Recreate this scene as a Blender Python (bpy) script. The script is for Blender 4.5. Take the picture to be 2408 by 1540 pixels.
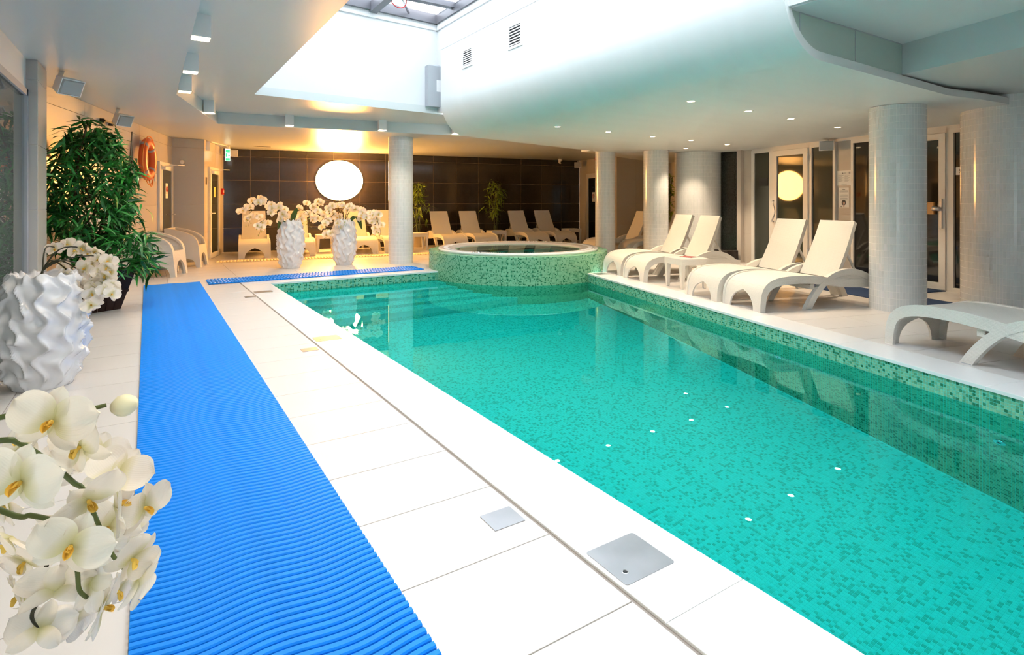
import bpy, math, random
import numpy as np
from mathutils import Vector, Matrix

for o in list(bpy.data.objects):
    bpy.data.objects.remove(o)
scene = bpy.context.scene
COL = scene.collection
random.seed(7)
RNG = np.random.default_rng(11)

# ------------------------------------------------------------------ camera
cam_d = bpy.data.cameras.new('camera')
cam = bpy.data.objects.new('camera', cam_d)
COL.objects.link(cam)
cam.location = (0, 0, 1.3)
cam.rotation_euler = (math.radians(90), 0, math.radians(-32.631))
cam_d.sensor_fit = 'HORIZONTAL'
cam_d.sensor_width = 36.0
cam_d.lens = 36.0 * 1340.0 / 2408.0
cam_d.shift_y = -298.0 / 2408.0
cam_d.clip_start = 0.05
cam_d.clip_end = 200
scene.camera = cam

# ------------------------------------------------------------------ world + exposure
world = bpy.data.worlds.new('overcast_sky')
scene.world = world
world.use_nodes = True
bg = world.node_tree.nodes['Background']
bg.inputs['Color'].default_value = (0.93, 0.96, 1.0, 1)
bg.inputs['Strength'].default_value = 3.3
scene.view_settings.view_transform = 'Standard'
scene.view_settings.look = 'None'
scene.view_settings.gamma = 1.0
scene.view_settings.exposure = 1.06
scene.view_settings.use_curve_mapping = False
scene.cycles.max_bounces = 7
scene.cycles.diffuse_bounces = 3
scene.cycles.glossy_bounces = 3
scene.cycles.transmission_bounces = 4
scene.cycles.adaptive_threshold = 0.13
scene.cycles.use_light_tree = False
scene.cycles.sample_clamp_indirect = 6.0
scene.cycles.use_denoising = True

# daylight reaches the hall only through the roof light: tell the sampler where it is
pd_ = bpy.data.lights.new('roof_light_portal', 'AREA'); pd_.shape = 'RECTANGLE'; pd_.size = 2.9; pd_.size_y = 9.9; pd_.cycles.is_portal = True
po_ = bpy.data.objects.new('roof_light_portal', pd_); po_.location = (2.75, 4.05, 4.56); COL.objects.link(po_)

# ------------------------------------------------------------------ materials
M = {}
def mat(name, col, rough=0.5, metal=0.0, spec=0.5, emit=None, estr=0.0, trans=0.0, ior=1.45, coat=0.0, alpha=1.0, sss=0.0):
    m = bpy.data.materials.new(name)
    m.use_nodes = True
    b = m.node_tree.nodes['Principled BSDF']
    b.inputs['Base Color'].default_value = (*col, 1)
    b.inputs['Roughness'].default_value = rough
    b.inputs['Metallic'].default_value = metal
    b.inputs['Specular IOR Level'].default_value = spec
    b.inputs['IOR'].default_value = ior
    b.inputs['Transmission Weight'].default_value = trans
    b.inputs['Coat Weight'].default_value = coat
    b.inputs['Alpha'].default_value = alpha
    if emit:
        b.inputs['Emission Color'].default_value = (*emit, 1)
        b.inputs['Emission Strength'].default_value = estr
    M[name] = m
    return m
def nodes(m): return m.node_tree.nodes, m.node_tree.links, m.node_tree.nodes['Principled BSDF']
def add_noise(m, scale, amount, bump=0.0, detail=3, coord='Object', stretch=(1, 1, 1), rough_amt=0.0):
    """mottles a base colour a little and adds fine relief"""
    n, l, b = nodes(m)
    tc = n.new('ShaderNodeTexCoord'); mp = n.new('ShaderNodeMapping'); mp.inputs['Scale'].default_value = stretch
    ns = n.new('ShaderNodeTexNoise'); ns.inputs['Scale'].default_value = scale; ns.inputs['Detail'].default_value = detail
    l.new(tc.outputs[coord], mp.inputs['Vector']); l.new(mp.outputs['Vector'], ns.inputs['Vector'])
    c = b.inputs['Base Color'].default_value[:]
    if amount:
        mx = n.new('ShaderNodeMix'); mx.data_type = 'RGBA'
        mx.inputs['A'].default_value = (*[x * (1 - amount) for x in c[:3]], 1)
        mx.inputs['B'].default_value = (*[min(1, x * (1 + amount)) for x in c[:3]], 1)
        l.new(ns.outputs['Fac'], mx.inputs['Factor']); l.new(mx.outputs['Result'], b.inputs['Base Color'])
    if rough_amt:
        mr = n.new('ShaderNodeMapRange'); r = b.inputs['Roughness'].default_value
        mr.inputs['To Min'].default_value = max(0, r - rough_amt); mr.inputs['To Max'].default_value = r + rough_amt
        l.new(ns.outputs['Fac'], mr.inputs['Value']); l.new(mr.outputs['Result'], b.inputs['Roughness'])
    if bump:
        bp = n.new('ShaderNodeBump'); bp.inputs['Strength'].default_value = bump; bp.inputs['Distance'].default_value = 0.01
        l.new(ns.outputs['Fac'], bp.inputs['Height']); l.new(bp.outputs['Normal'], b.inputs['Normal'])
    return m
def tint_ramp(m, stops):
    """per-tile colour from the 'tint' attribute"""
    n, l, b = nodes(m)
    at = n.new('ShaderNodeAttribute'); at.attribute_name = 'tint'
    rp = n.new('ShaderNodeValToRGB'); rp.color_ramp.interpolation = 'LINEAR'
    el = rp.color_ramp.elements
    el[0].position = stops[0][0]; el[0].color = (*stops[0][1], 1)
    el[1].position = stops[1][0]; el[1].color = (*stops[1][1], 1)
    for p, c in stops[2:]:
        e = el.new(p); e.color = (*c, 1)
    l.new(at.outputs['Fac'], rp.inputs['Fac']); l.new(rp.outputs['Color'], b.inputs['Base Color'])
    return m

add_noise(mat('plaster', (0.74, 0.75, 0.76), 0.55), 2.0, 0.02)
add_noise(mat('ceiling_satin', (0.63, 0.67, 0.67), 0.33, spec=0.55), 1.2, 0.02)
add_noise(mat('bulkhead_plaster', (0.80, 0.83, 0.82), 0.5), 1.4, 0.035, bump=0.08, stretch=(0.6, 3, 1))
add_noise(mat('floor_tile', (0.72, 0.69, 0.665), 0.30, spec=0.5), 2.2, 0.012, rough_amt=0.04)
mat('grout', (0.33, 0.29, 0.26), 0.8)
mat('grout_light', (0.60, 0.55, 0.48), 0.8)
mat('coping', (0.88, 0.88, 0.87), 0.22)
mat('wall_tile', (0.66, 0.60, 0.53), 0.22)
mat('wall_tile_grey', (0.50, 0.48, 0.45), 0.25)
add_noise(mat('dark_tile', (0.035, 0.028, 0.026), 0.10, spec=0.6), 14, 0.25)
mat('dark_joint', (0.42, 0.31, 0.20), 0.7)
tint_ramp(mat('mosaic_green', (0.2, 0.45, 0.28), 0.18), [(0, (0.30, 0.62, 0.40)), (0.45, (0.25, 0.55, 0.34)), (0.68, (0.20, 0.48, 0.29)), (0.80, (0.06, 0.29, 0.15)), (1.0, (0.022, 0.17, 0.08))])
mat('grout_green', (0.40, 0.66, 0.42), 0.7)
tint_ramp(mat('mosaic_basin', (0.1, 0.6, 0.5), 0.25), [(0, (0.11, 0.93, 0.87)), (0.5, (0.10, 0.89, 0.82)), (0.72, (0.09, 0.83, 0.75)), (0.8, (0.06, 0.66, 0.57)), (1.0, (0.05, 0.56, 0.47))])
mat('grout_basin', (0.16, 0.92, 0.87), 0.7)
tint_ramp(mat('mosaic_white', (0.7, 0.7, 0.68), 0.12, spec=0.5), [(0, (0.76, 0.78, 0.78)), (0.9, (0.71, 0.73, 0.73)), (1.0, (0.80, 0.80, 0.82))])
mat('grout_white', (0.93, 0.92, 0.90), 0.7)
tint_ramp(mat('mosaic_black', (0.02, 0.02, 0.02), 0.15), [(0, (0.012, 0.014, 0.013)), (1.0, (0.03, 0.04, 0.035))])
mat('white_frame', (0.82, 0.80, 0.76), 0.35)
mat('white_plastic', (0.88, 0.88, 0.88), 0.4)
mat('grey_plastic', (0.42, 0.44, 0.47), 0.45)
mat('black_plastic', (0.02, 0.02, 0.022), 0.4)
mat('steel', (0.62, 0.62, 0.64), 0.28, metal=1.0)
add_noise(mat('steel_plate', (0.44, 0.44, 0.46), 0.38, metal=0.9), 9, 0.12, rough_amt=0.1)
mat('chrome', (0.8, 0.8, 0.82), 0.08, metal=1.0)
mat('dark_glass', (0.012, 0.012, 0.011), 0.04, spec=0.7)
mat('mirror_glass', (0.05, 0.055, 0.04), 0.03, spec=0.5)
mat('smoky_glass', (0.060, 0.066, 0.055), 0.07, spec=0.6)
mat('frame_metal', (0.15, 0.15, 0.17), 0.4, metal=0.2)
add_noise(mat('blue_rubber', (0.002, 0.26, 0.92), 0.5, spec=0.25), 26, 0.10, bump=0.06)
add_noise(mat('navy_mat', (0.012, 0.04, 0.12), 0.7), 60, 0.2, bump=0.2)
mat('cream_rubber', (0.80, 0.66, 0.42), 0.5)
mat('orange', (0.80, 0.13, 0.025), 0.35)
mat('grey_band', (0.42, 0.42, 0.43), 0.5)
mat('orange_rope', (0.85, 0.25, 0.04), 0.6)
mat('paper', (0.85, 0.84, 0.80), 0.6)
mat('ink', (0.06, 0.055, 0.06), 0.6)
mat('ink_grey', (0.38, 0.37, 0.37), 0.6)
mat('ink_red', (0.50, 0.03, 0.03), 0.5)
mat('yellow_paper', (0.85, 0.68, 0.16), 0.6)
mat('red_box', (0.55, 0.02, 0.02), 0.4)
mat('skin_print', (0.55, 0.36, 0.28), 0.6)
mat('green_sign', (0.03, 0.45, 0.20), 0.4, emit=(0.05, 0.6, 0.28), estr=0.6)
mat('sign_white', (0.9, 0.95, 0.95), 0.4, emit=(0.85, 1.0, 1.0), estr=0.9)
mat('wood_light', (0.55, 0.30, 0.12), 0.45)
add_noise(mat('planter_wood', (0.032, 0.014, 0.011), 0.6, spec=0.3), 8, 0.4, bump=0.15, stretch=(1, 1, 0.15))
add_noise(mat('soil', (0.03, 0.022, 0.016), 0.9), 30, 0.4, bump=0.4)
mat('pot_cream', (0.66, 0.55, 0.36), 0.5)
add_noise(mat('ceramic_white', (0.80, 0.80, 0.82), 0.12, coat=0.5), 6, 0.03)
mat('bark', (0.075, 0.05, 0.03), 0.7)
mat('stem_dark', (0.035, 0.036, 0.018), 0.45)
mat('stem_green', (0.09, 0.12, 0.03), 0.45)
mat('bud_cream', (0.85, 0.80, 0.55), 0.5)
mat('bud_green', (0.42, 0.50, 0.14), 0.5)
mat('bamboo_cane', (0.10, 0.12, 0.04), 0.5)
mat('magazine_red', (0.40, 0.06, 0.06), 0.35)
mat('gold', (0.75, 0.50, 0.12), 0.3, metal=0.8)
mat('warm_bulb', (1, 0.8, 0.5), 0.5, emit=(1.0, 0.72, 0.40), estr=30.0)
mat('warm_panel', (1, 0.8, 0.5), 0.5, emit=(1.0, 0.78, 0.50), estr=9.0)
mat('lamp_glow', (1, 0.8, 0.5), 0.5, emit=(1.0, 0.45, 0.105), estr=50.0)
mat('acrylic_white', (0.86, 0.86, 0.85), 0.15)
mat('cable_red', (0.6, 0.05, 0.05), 0.5)
mat('outside_render', (0.8, 0.8, 0.8), 0.8)

def leaf_mat(name, c1, c2, rough=0.4):
    m = mat(name, c1, rough)
    n, l, b = nodes(m)
    at = n.new('ShaderNodeAttribute'); at.attribute_name = 'tint'
    oi = n.new('ShaderNodeObjectInfo'); ad = n.new('ShaderNodeMath'); ad.operation = 'ADD'
    fr = n.new('ShaderNodeMath'); fr.operation = 'FRACT'
    l.new(at.outputs['Fac'], ad.inputs[0]); l.new(oi.outputs['Random'], ad.inputs[1]); l.new(ad.outputs[0], fr.inputs[0])
    mx = n.new('ShaderNodeMix'); mx.data_type = 'RGBA'
    mx.inputs['A'].default_value = (*c1, 1); mx.inputs['B'].default_value = (*c2, 1)
    l.new(fr.outputs[0], mx.inputs['Factor']); l.new(mx.outputs['Result'], b.inputs['Base Color'])
    return m
leaf_mat('leaf_green', (0.010, 0.075, 0.016), (0.05, 0.34, 0.06), 0.33)
leaf_mat('leaf_bamboo', (0.06, 0.11, 0.012), (0.30, 0.42, 0.03), 0.45)
mat('leaf_orchid', (0.05, 0.10, 0.02), 0.35)

def petal_mat():
    """silk orchid petal: creamy, greener towards the base, faint veins (UV: v along the petal)"""
    m = mat('petal', (0.86, 0.82, 0.70), 0.55, spec=0.3)
    n, l, b = nodes(m)
    uv = n.new('ShaderNodeUVMap'); sp = n.new('ShaderNodeSeparateXYZ'); l.new(uv.outputs['UV'], sp.inputs['Vector'])
    rp = n.new('ShaderNodeValToRGB'); e = rp.color_ramp.elements
    e[0].position = 0.0; e[0].color = (0.70, 0.66, 0.30, 1)
    e[1].position = 0.42; e[1].color = (0.96, 0.90, 0.79, 1)
    l.new(sp.outputs['Y'], rp.inputs['Fac']); l.new(rp.outputs['Color'], b.inputs['Base Color'])
    wv = n.new('ShaderNodeTexWave'); wv.inputs['Scale'].default_value = 6.0; wv.inputs['Distortion'].default_value = 1.5
    l.new(uv.outputs['UV'], wv.inputs['Vector'])
    bp = n.new('ShaderNodeBump'); bp.inputs['Strength'].default_value = 0.12; bp.inputs['Distance'].default_value = 0.002
    l.new(wv.outputs['Fac'], bp.inputs['Height']); l.new(bp.outputs['Normal'], b.inputs['Normal'])
    tr = n.new('ShaderNodeBsdfTranslucent'); l.new(rp.outputs['Color'], tr.inputs['Color'])
    mx = n.new('ShaderNodeMixShader'); mx.inputs[0].default_value = 0.35
    out = n['Material Output']
    l.new(b.outputs['BSDF'], mx.inputs[1]); l.new(tr.outputs['BSDF'], mx.inputs[2]); l.new(mx.outputs[0], out.inputs['Surface'])
petal_mat()
mat('sepal_green', (0.62, 0.62, 0.30), 0.55)
mat('lip_yellow', (0.95, 0.64, 0.12), 0.45)

def weave_mat(name, col):
    """moulded rattan: small staggered strands as relief, UV in metres"""
    m = mat(name, col, 0.42)
    n, l, b = nodes(m)
    uv = n.new('ShaderNodeUVMap')
    br = n.new('ShaderNodeTexBrick')
    br.inputs['Scale'].default_value = 1.0
    br.inputs['Mortar Size'].default_value = 0.0022; br.inputs['Mortar Smooth'].default_value = 0.9
    br.inputs['Brick Width'].default_value = 0.024; br.inputs['Row Height'].default_value = 0.0105
    br.inputs['Color1'].default_value = (1, 1, 1, 1); br.inputs['Color2'].default_value = (0.9, 0.9, 0.9, 1); br.inputs['Mortar'].default_value = (0, 0, 0, 1)
    l.new(uv.outputs['UV'], br.inputs['Vector'])
    bp = n.new('ShaderNodeBump'); bp.inputs['Strength'].default_value = 0.7; bp.inputs['Distance'].default_value = 0.003
    l.new(br.outputs['Color'], bp.inputs['Height']); l.new(bp.outputs['Normal'], b.inputs['Normal'])
    mx = n.new('ShaderNodeMix'); mx.data_type = 'RGBA'
    mx.inputs['A'].default_value = (*[c * 0.93 for c in col], 1); mx.inputs['B'].default_value = (*col, 1)
    l.new(br.outputs['Color'], mx.inputs['Factor']); l.new(mx.outputs['Result'], b.inputs['Base Color'])
weave_mat('rattan', (0.80, 0.77, 0.71))

def water_mat(name, tint, bump, scale):
    m = bpy.data.materials.new(name); m.use_nodes = True
    n, l = m.node_tree.nodes, m.node_tree.links
    n.remove(n['Principled BSDF'])
    g = n.new('ShaderNodeBsdfGlass'); g.inputs['Color'].default_value = (*tint, 1); g.inputs['Roughness'].default_value = 0.0; g.inputs['IOR'].default_value = 1.33
    tc = n.new('ShaderNodeTexCoord'); ns = n.new('ShaderNodeTexNoise'); ns.inputs['Scale'].default_value = scale; ns.inputs['Detail'].default_value = 2
    bp = n.new('ShaderNodeBump'); bp.inputs['Strength'].default_value = bump; bp.inputs['Distance'].default_value = 0.01
    l.new(tc.outputs['Object'], ns.inputs['Vector']); l.new(ns.outputs['Fac'], bp.inputs['Height']); l.new(bp.outputs['Normal'], g.inputs['Normal'])
    l.new(g.outputs['BSDF'], n['Material Output'].inputs['Surface'])
    M[name] = m
water_mat('pool_water', (0.36, 0.98, 0.975), 0.03, 2.2)
water_mat('tub_water', (0.80, 0.97, 0.93), 0.02, 3.0)

def clear_glass(name, tint, refl_rough=0.0):
    m = bpy.data.materials.new(name); m.use_nodes = True
    n, l = m.node_tree.nodes, m.node_tree.links
    n.remove(n['Principled BSDF'])
    t = n.new('ShaderNodeBsdfTransparent'); t.inputs['Color'].default_value = (*tint, 1)
    g = n.new('ShaderNodeBsdfGlossy'); g.inputs['Roughness'].default_value = refl_rough
    fr = n.new('ShaderNodeFresnel'); fr.inputs['IOR'].default_value = 1.5
    mx = n.new('ShaderNodeMixShader')
    ge = n.new('ShaderNodeNewGeometry'); sub = n.new('ShaderNodeMath'); sub.operation = 'SUBTRACT'; sub.inputs[0].default_value = 1.0
    mul = n.new('ShaderNodeMath'); mul.operation = 'MULTIPLY'          # reflect at the outer face only, the ray is not bent inside
    l.new(ge.outputs['Backfacing'], sub.inputs[1]); l.new(fr.outputs['Fac'], mul.inputs[0]); l.new(sub.outputs[0], mul.inputs[1])
    l.new(mul.outputs[0], mx.inputs[0]); l.new(t.outputs['BSDF'], mx.inputs[1]); l.new(g.outputs['BSDF'], mx.inputs[2])
    l.new(mx.outputs[0], n['Material Output'].inputs['Surface'])
    M[name] = m
clear_glass('sky_glass', (0.93, 0.96, 0.98))
clear_glass('wall_glass', (0.62, 0.66, 0.64))
mat('green_glass', (0.50, 0.60, 0.54), 0.12, spec=0.6)

for k in ('warm_bulb', 'warm_panel', 'sign_white', 'green_sign'): M[k].cycles.emission_sampling = 'NONE'     # their spot lamps do the lighting

# ------------------------------------------------------------------ mesh helpers
def tag(o, label=None, cat=None, group=None, kind=None):
    if label: o['label'] = label
    if cat: o['category'] = cat
    if group: o['group'] = group
    if kind: o['kind'] = kind
    return o
def empty(name, loc=(0, 0, 0), rz=0.0, label=None, cat=None, group=None, kind=None, parent=None):
    o = bpy.data.objects.new(name, None)
    o.empty_display_size = 0.05
    COL.objects.link(o)
    o.location = loc; o.rotation_euler = (0, 0, rz)
    if parent: o.parent = parent
    return tag(o, label, cat, group, kind)
def box_uv(me):
    """UV in metres, projected along each face's dominant axis"""
    uvl = me.uv_layers.new(name='UVMap')
    nl = len(me.loops); npoly = len(me.polygons)
    co = np.empty(len(me.vertices) * 3); me.vertices.foreach_get('co', co); co = co.reshape(-1, 3)
    vi = np.empty(nl, dtype=np.int32); me.loops.foreach_get('vertex_index', vi)
    nr = np.empty(npoly * 3); me.polygons.foreach_get('normal', nr); nr = np.abs(nr.reshape(-1, 3))
    lt = np.empty(npoly, dtype=np.int32); me.polygons.foreach_get('loop_total', lt)
    ax = np.repeat(np.argmax(nr, axis=1), lt)
    p = co[vi]
    uv = np.empty((nl, 2))
    uv[ax == 0] = p[ax == 0][:, [1, 2]]; uv[ax == 1] = p[ax == 1][:, [0, 2]]; uv[ax == 2] = p[ax == 2][:, [1, 0]]
    uvl.data.foreach_set('uv', uv.ravel())
class MB:
    def __init__(s): s.v = []; s.f = []; s.uvs = None
    def add(s, vs, fs):
        b = len(s.v); s.v += [tuple(x) for x in vs]; s.f += [tuple(i + b for i in f) for f in fs]; return s
    def box(s, x0, x1, y0, y1, z0, z1):
        return s.add([(x0, y0, z0), (x1, y0, z0), (x1, y1, z0), (x0, y1, z0), (x0, y0, z1), (x1, y0, z1), (x1, y1, z1), (x0, y1, z1)],
                     [(0, 3, 2, 1), (4, 5, 6, 7), (0, 1, 5, 4), (1, 2, 6, 5), (2, 3, 7, 6), (3, 0, 4, 7)])
    def cbox(s, x0, x1, y0, y1, z0, z1, c=0.004):
        """box with chamfered top edges and corners"""
        a = [(x0, y0), (x1, y0), (x1, y1), (x0, y1)]
        b = [(x0 + c, y0 + c), (x1 - c, y0 + c), (x1 - c, y1 - c), (x0 + c, y1 - c)]
        vs = [(*p, z0) for p in a] + [(*p, z1 - c) for p in a] + [(*p, z1) for p in b]
        fs = [(3, 2, 1, 0), (8, 9, 10, 11)]
        for i in range(4):
            j = (i + 1) % 4; fs += [(i, j, 4 + j, 4 + i), (4 + i, 4 + j, 8 + j, 8 + i)]
        return s.add(vs, fs)
    def prism(s, poly, z0, z1):
        n = len(poly)
        a = sum(poly[i][0] * poly[(i + 1) % n][1] - poly[(i + 1) % n][0] * poly[i][1] for i in range(n))
        if a < 0: poly = poly[::-1]
        return s.add([(*p[:2], z0) for p in poly] + [(*p[:2], z1) for p in poly],
                     [tuple(range(n))[::-1], tuple(range(n, 2 * n))] + [(i, (i + 1) % n, n + (i + 1) % n, n + i) for i in range(n)])
    def lathe(s, prof, seg=48, cap=True, c=(0, 0)):
        vs = []; fs = []
        for r, z in prof:
            for k in range(seg):
                a = 2 * math.pi * k / seg; vs.append((c[0] + r * math.cos(a), c[1] + r * math.sin(a), z))
        for i in range(len(prof) - 1):
            for k in range(seg):
                j = (k + 1) % seg; fs.append((i * seg + k, i * seg + j, (i + 1) * seg + j, (i + 1) * seg + k))
        if cap: fs += [tuple(range(seg))[::-1], tuple((len(prof) - 1) * seg + k for k in range(seg))]
        return s.add(vs, fs)
    def tube(s, pts, rad, seg=8, closed=False):
        pts = [Vector(p) for p in pts]; n = len(pts)
        rs = rad if isinstance(rad, (list, tuple)) else [rad] * n
        vs = []; fs = []; up = None
        for i, p in enumerate(pts):
            if closed: t = pts[(i + 1) % n] - pts[i - 1]
            else: t = pts[min(i + 1, n - 1)] - pts[max(i - 1, 0)]
            t.normalize()
            if up is None: up = Vector((0, 0, 1)) if abs(t.z) < 0.9 else Vector((1, 0, 0))
            x = t.cross(up); x.normalize(); y = x.cross(t); y.normalize(); up = y
            for k in range(seg):
                a = 2 * math.pi * k / seg; vs.append(p + (x * math.cos(a) + y * math.sin(a)) * rs[i])
        m = n if closed else n - 1
        for i in range(m):
            i2 = (i + 1) % n
            for k in range(seg):
                j = (k + 1) % seg; fs.append((i * seg + k, i * seg + j, i2 * seg + j, i2 * seg + k))
        if not closed: fs += [tuple(range(seg))[::-1], tuple((n - 1) * seg + k for k in range(seg))]
        return s.add(vs, fs)
    def grid(s, rows):
        """rows of equal length -> quads"""
        m = len(rows[0]); vs = [p for r in rows for p in r]
        return s.add(vs, [(i * m + k, i * m + k + 1, (i + 1) * m + k + 1, (i + 1) * m + k) for i in range(len(rows) - 1) for k in range(m - 1)])
    def extrude_xz(s, prof, y0, y1):
        """closed outline in x,z pushed along y"""
        n = len(prof)
        return s.add([(x, y0, z) for x, z in prof] + [(x, y1, z) for x, z in prof],
                     [tuple(range(n)), tuple(range(n, 2 * n))[::-1]] + [((i + 1) % n, i, n + i, n + (i + 1) % n) for i in range(n)])
    def band_xz(s, path, th, y0, y1):
        """ribbon of thickness th (towards its left normal) along an x,z path, from y0 to y1; th may be a list"""
        n = len(path); ths = th if isinstance(th, (list, tuple)) else [th] * n
        out = []
        for i in range(n):
            a = path[max(i - 1, 0)]; b = path[min(i + 1, n - 1)]
            dx, dz = b[0] - a[0], b[1] - a[1]; L = math.hypot(dx, dz) or 1
            out.append((path[i][0] + dz / L * ths[i], path[i][1] - dx / L * ths[i]))
        vs = []
        for p, q in zip(path, out):
            vs += [(p[0], y0, p[1]), (p[0], y1, p[1]), (q[0], y1, q[1]), (q[0], y0, q[1])]
        fs = [(0, 3, 2, 1), tuple(4 * (n - 1) + k for k in range(4))]
        for i in range(n - 1):
            for k in range(4):
                j = (k + 1) % 4; fs.append((4 * i + k, 4 * i + j, 4 * (i + 1) + j, 4 * (i + 1) + k))
        return s.add(vs, fs)
    def mesh(s, name, smooth=False, uv=False, auto=None):
        me = bpy.data.meshes.new(name); me.from_pydata(s.v, [], s.f); me.update()
        if uv: box_uv(me)
        if smooth: me.polygons.foreach_set('use_smooth', [True] * len(me.polygons))
        if auto is not None: me.set_sharp_from_angle(angle=math.radians(auto))
        return me
    def build(s, name, m, parent=None, smooth=False, uv=False, auto=None, **kw):
        me = s.mesh(name, smooth or auto is not None, uv, auto)
        me.materials.append(M[m] if isinstance(m, str) else m)
        return link(name, me, parent, **kw)
def link(name, me, parent=None, loc=None, rz=None, **kw):
    o = bpy.data.objects.new(name, me); COL.objects.link(o)
    if parent: o.parent = parent
    if loc: o.location = loc
    if rz is not None: o.rotation_euler = (0, 0, rz)
    return tag(o, **kw)
def copy_tree(o, parent=None):
    c = o.copy(); COL.objects.link(c)
    c.parent = parent
    for ch in list(o.children): copy_tree(ch, c)
    return c
def bez(p0, p1, p2, p3, n):
    out = []
    for i in range(n):
        t = i / (n - 1); u = 1 - t
        out.append(tuple(u**3 * a + 3 * u * u * t * b + 3 * u * t * t * c + t**3 * d for a, b, c, d in zip(p0, p1, p2, p3)))
    return out
def spline(pts, n):
    """Catmull-Rom through points"""
    P = [np.array(p, float) for p in pts]; P = [2 * P[0] - P[1]] + P + [2 * P[-1] - P[-2]]
    out = []; m = len(P) - 3
    for i in range(n):
        t = i / (n - 1) * m; k = min(int(t), m - 1); t -= k
        a, b, c, d = P[k:k + 4]
        out.append(tuple(0.5 * ((2 * b) + (c - a) * t + (2 * a - 5 * b + 4 * c - d) * t * t + (3 * b - a - 3 * c + d) * t**3)))
    return out
def np_mesh(name, verts, quads, m, tint=None):
    me = bpy.data.meshes.new(name)
    me.vertices.add(len(verts)); me.vertices.foreach_set('co', np.ascontiguousarray(verts, dtype=np.float32).ravel())
    me.loops.add(quads.size); me.loops.foreach_set('vertex_index', np.ascontiguousarray(quads, dtype=np.int32).ravel())
    me.polygons.add(len(quads)); me.polygons.foreach_set('loop_start', np.arange(0, quads.size, 4, dtype=np.int32))
    me.polygons.foreach_set('use_smooth', np.zeros(len(quads), dtype=bool))
    me.update(calc_edges=True)
    if tint is not None:
        a = me.attributes.new('tint', 'FLOAT', 'POINT'); a.data.foreach_set('value', np.ascontiguousarray(tint, dtype=np.float32))
    me.materials.append(M[m]); return me
def mosaic(name, fn, u0, v0, nu, nv, pu, pv, gap, h, m, parent, mask=None, bev=0.0007):
    """real little tiles: fn(u, v, height) -> x, y, z"""
    iu, iv = np.meshgrid(np.arange(nu), np.arange(nv), indexing='ij')
    cu = (u0 + (iu + 0.5) * pu).ravel(); cv = (v0 + (iv + 0.5) * pv).ravel()
    if mask is not None:
        k = mask(cu, cv); cu = cu[k]; cv = cv[k]
    N = len(cu)
    su = np.array([-1, 1, 1, -1]); sv = np.array([-1, -1, 1, 1])
    hu, hv = (pu - gap) / 2, (pv - gap) / 2
    bu = cu[:, None] + su * hu; bv = cv[:, None] + sv * hv
    tu = cu[:, None] + su * (hu - bev); tv = cv[:, None] + sv * (hv - bev)
    U = np.concatenate([bu, tu], 1); V = np.concatenate([bv, tv], 1)
    Hh = np.broadcast_to(np.array([0.] * 4 + [h] * 4), U.shape)
    x, y, z = fn(U, V, Hh)
    verts = np.stack(np.broadcast_arrays(x, y, z), -1).reshape(-1, 3)
    f = np.array([[4, 5, 6, 7], [0, 1, 5, 4], [1, 2, 6, 5], [2, 3, 7, 6], [3, 0, 4, 7]])
    quads = (np.arange(N)[:, None, None] * 8 + f).reshape(-1, 4)
    tint = np.repeat(RNG.random(N), 8)
    return link(name, np_mesh(name, verts, quads, m, tint), parent, kind='stuff')
def clip(poly, a, b, c):
    """keep the part of a convex polygon where a*x+b*y<=c"""
    out = []
    for i in range(len(poly)):
        p, q = poly[i], poly[(i + 1) % len(poly)]
        dp, dq = a * p[0] + b * p[1] - c, a * q[0] + b * q[1] - c
        if dp <= 0: out.append(p)
        if dp * dq < 0:
            t = dp / (dp - dq); out.append((p[0] + (q[0] - p[0]) * t, p[1] + (q[1] - p[1]) * t))
    return out
def area(p): return abs(sum(p[i][0] * p[(i + 1) % len(p)][1] - p[(i + 1) % len(p)][0] * p[i][1] for i in range(len(p)))) / 2

# main directions: pool's far/left sides follow x,y; the sunbed side is turned by 15.2 degrees
UX, UY = 0.965, -0.262       # across the sunbed deck, away from the pool
VX, VY = 0.262, 0.965        # along the sunbed deck
def UV(u, v): return (UX * u + VX * v, UY * u + VY * v)
RU = math.atan2(UY, UX)

# ================================================================== THE SETTING
WATER_Z = -0.155
COPE_T = 0.022
def cope_out(Y): return 1.3574 - 0.0115 * Y       # outer edge of the coping on the lane side
def cope_in(Y): return 1.735 - 0.0110 * Y         # pool edge on the lane side
U_IN, U_OUT = 4.345, 4.735
FAR_IN, FAR_OUT = 9.60, 9.93
PT = (9.724, 3.531); PD = (math.sin(math.radians(13)), math.cos(math.radians(13)))   # glazed partition on the right
WL0, WL1 = (-1.00, 8.295), (0.43, 13.92)         # tiled wall on the left, slanting
WB0, WB1 = (0.43, 13.92), (1.034, 13.92)
WD0, WD1 = (1.034, 13.92), (1.618, 16.04)
FW0, FW1 = (1.618, 16.04), (12.015, 14.65)        # dark far wall
RW1 = (11.56, 12.38); RW2 = (13.1, 11.9)

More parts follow.
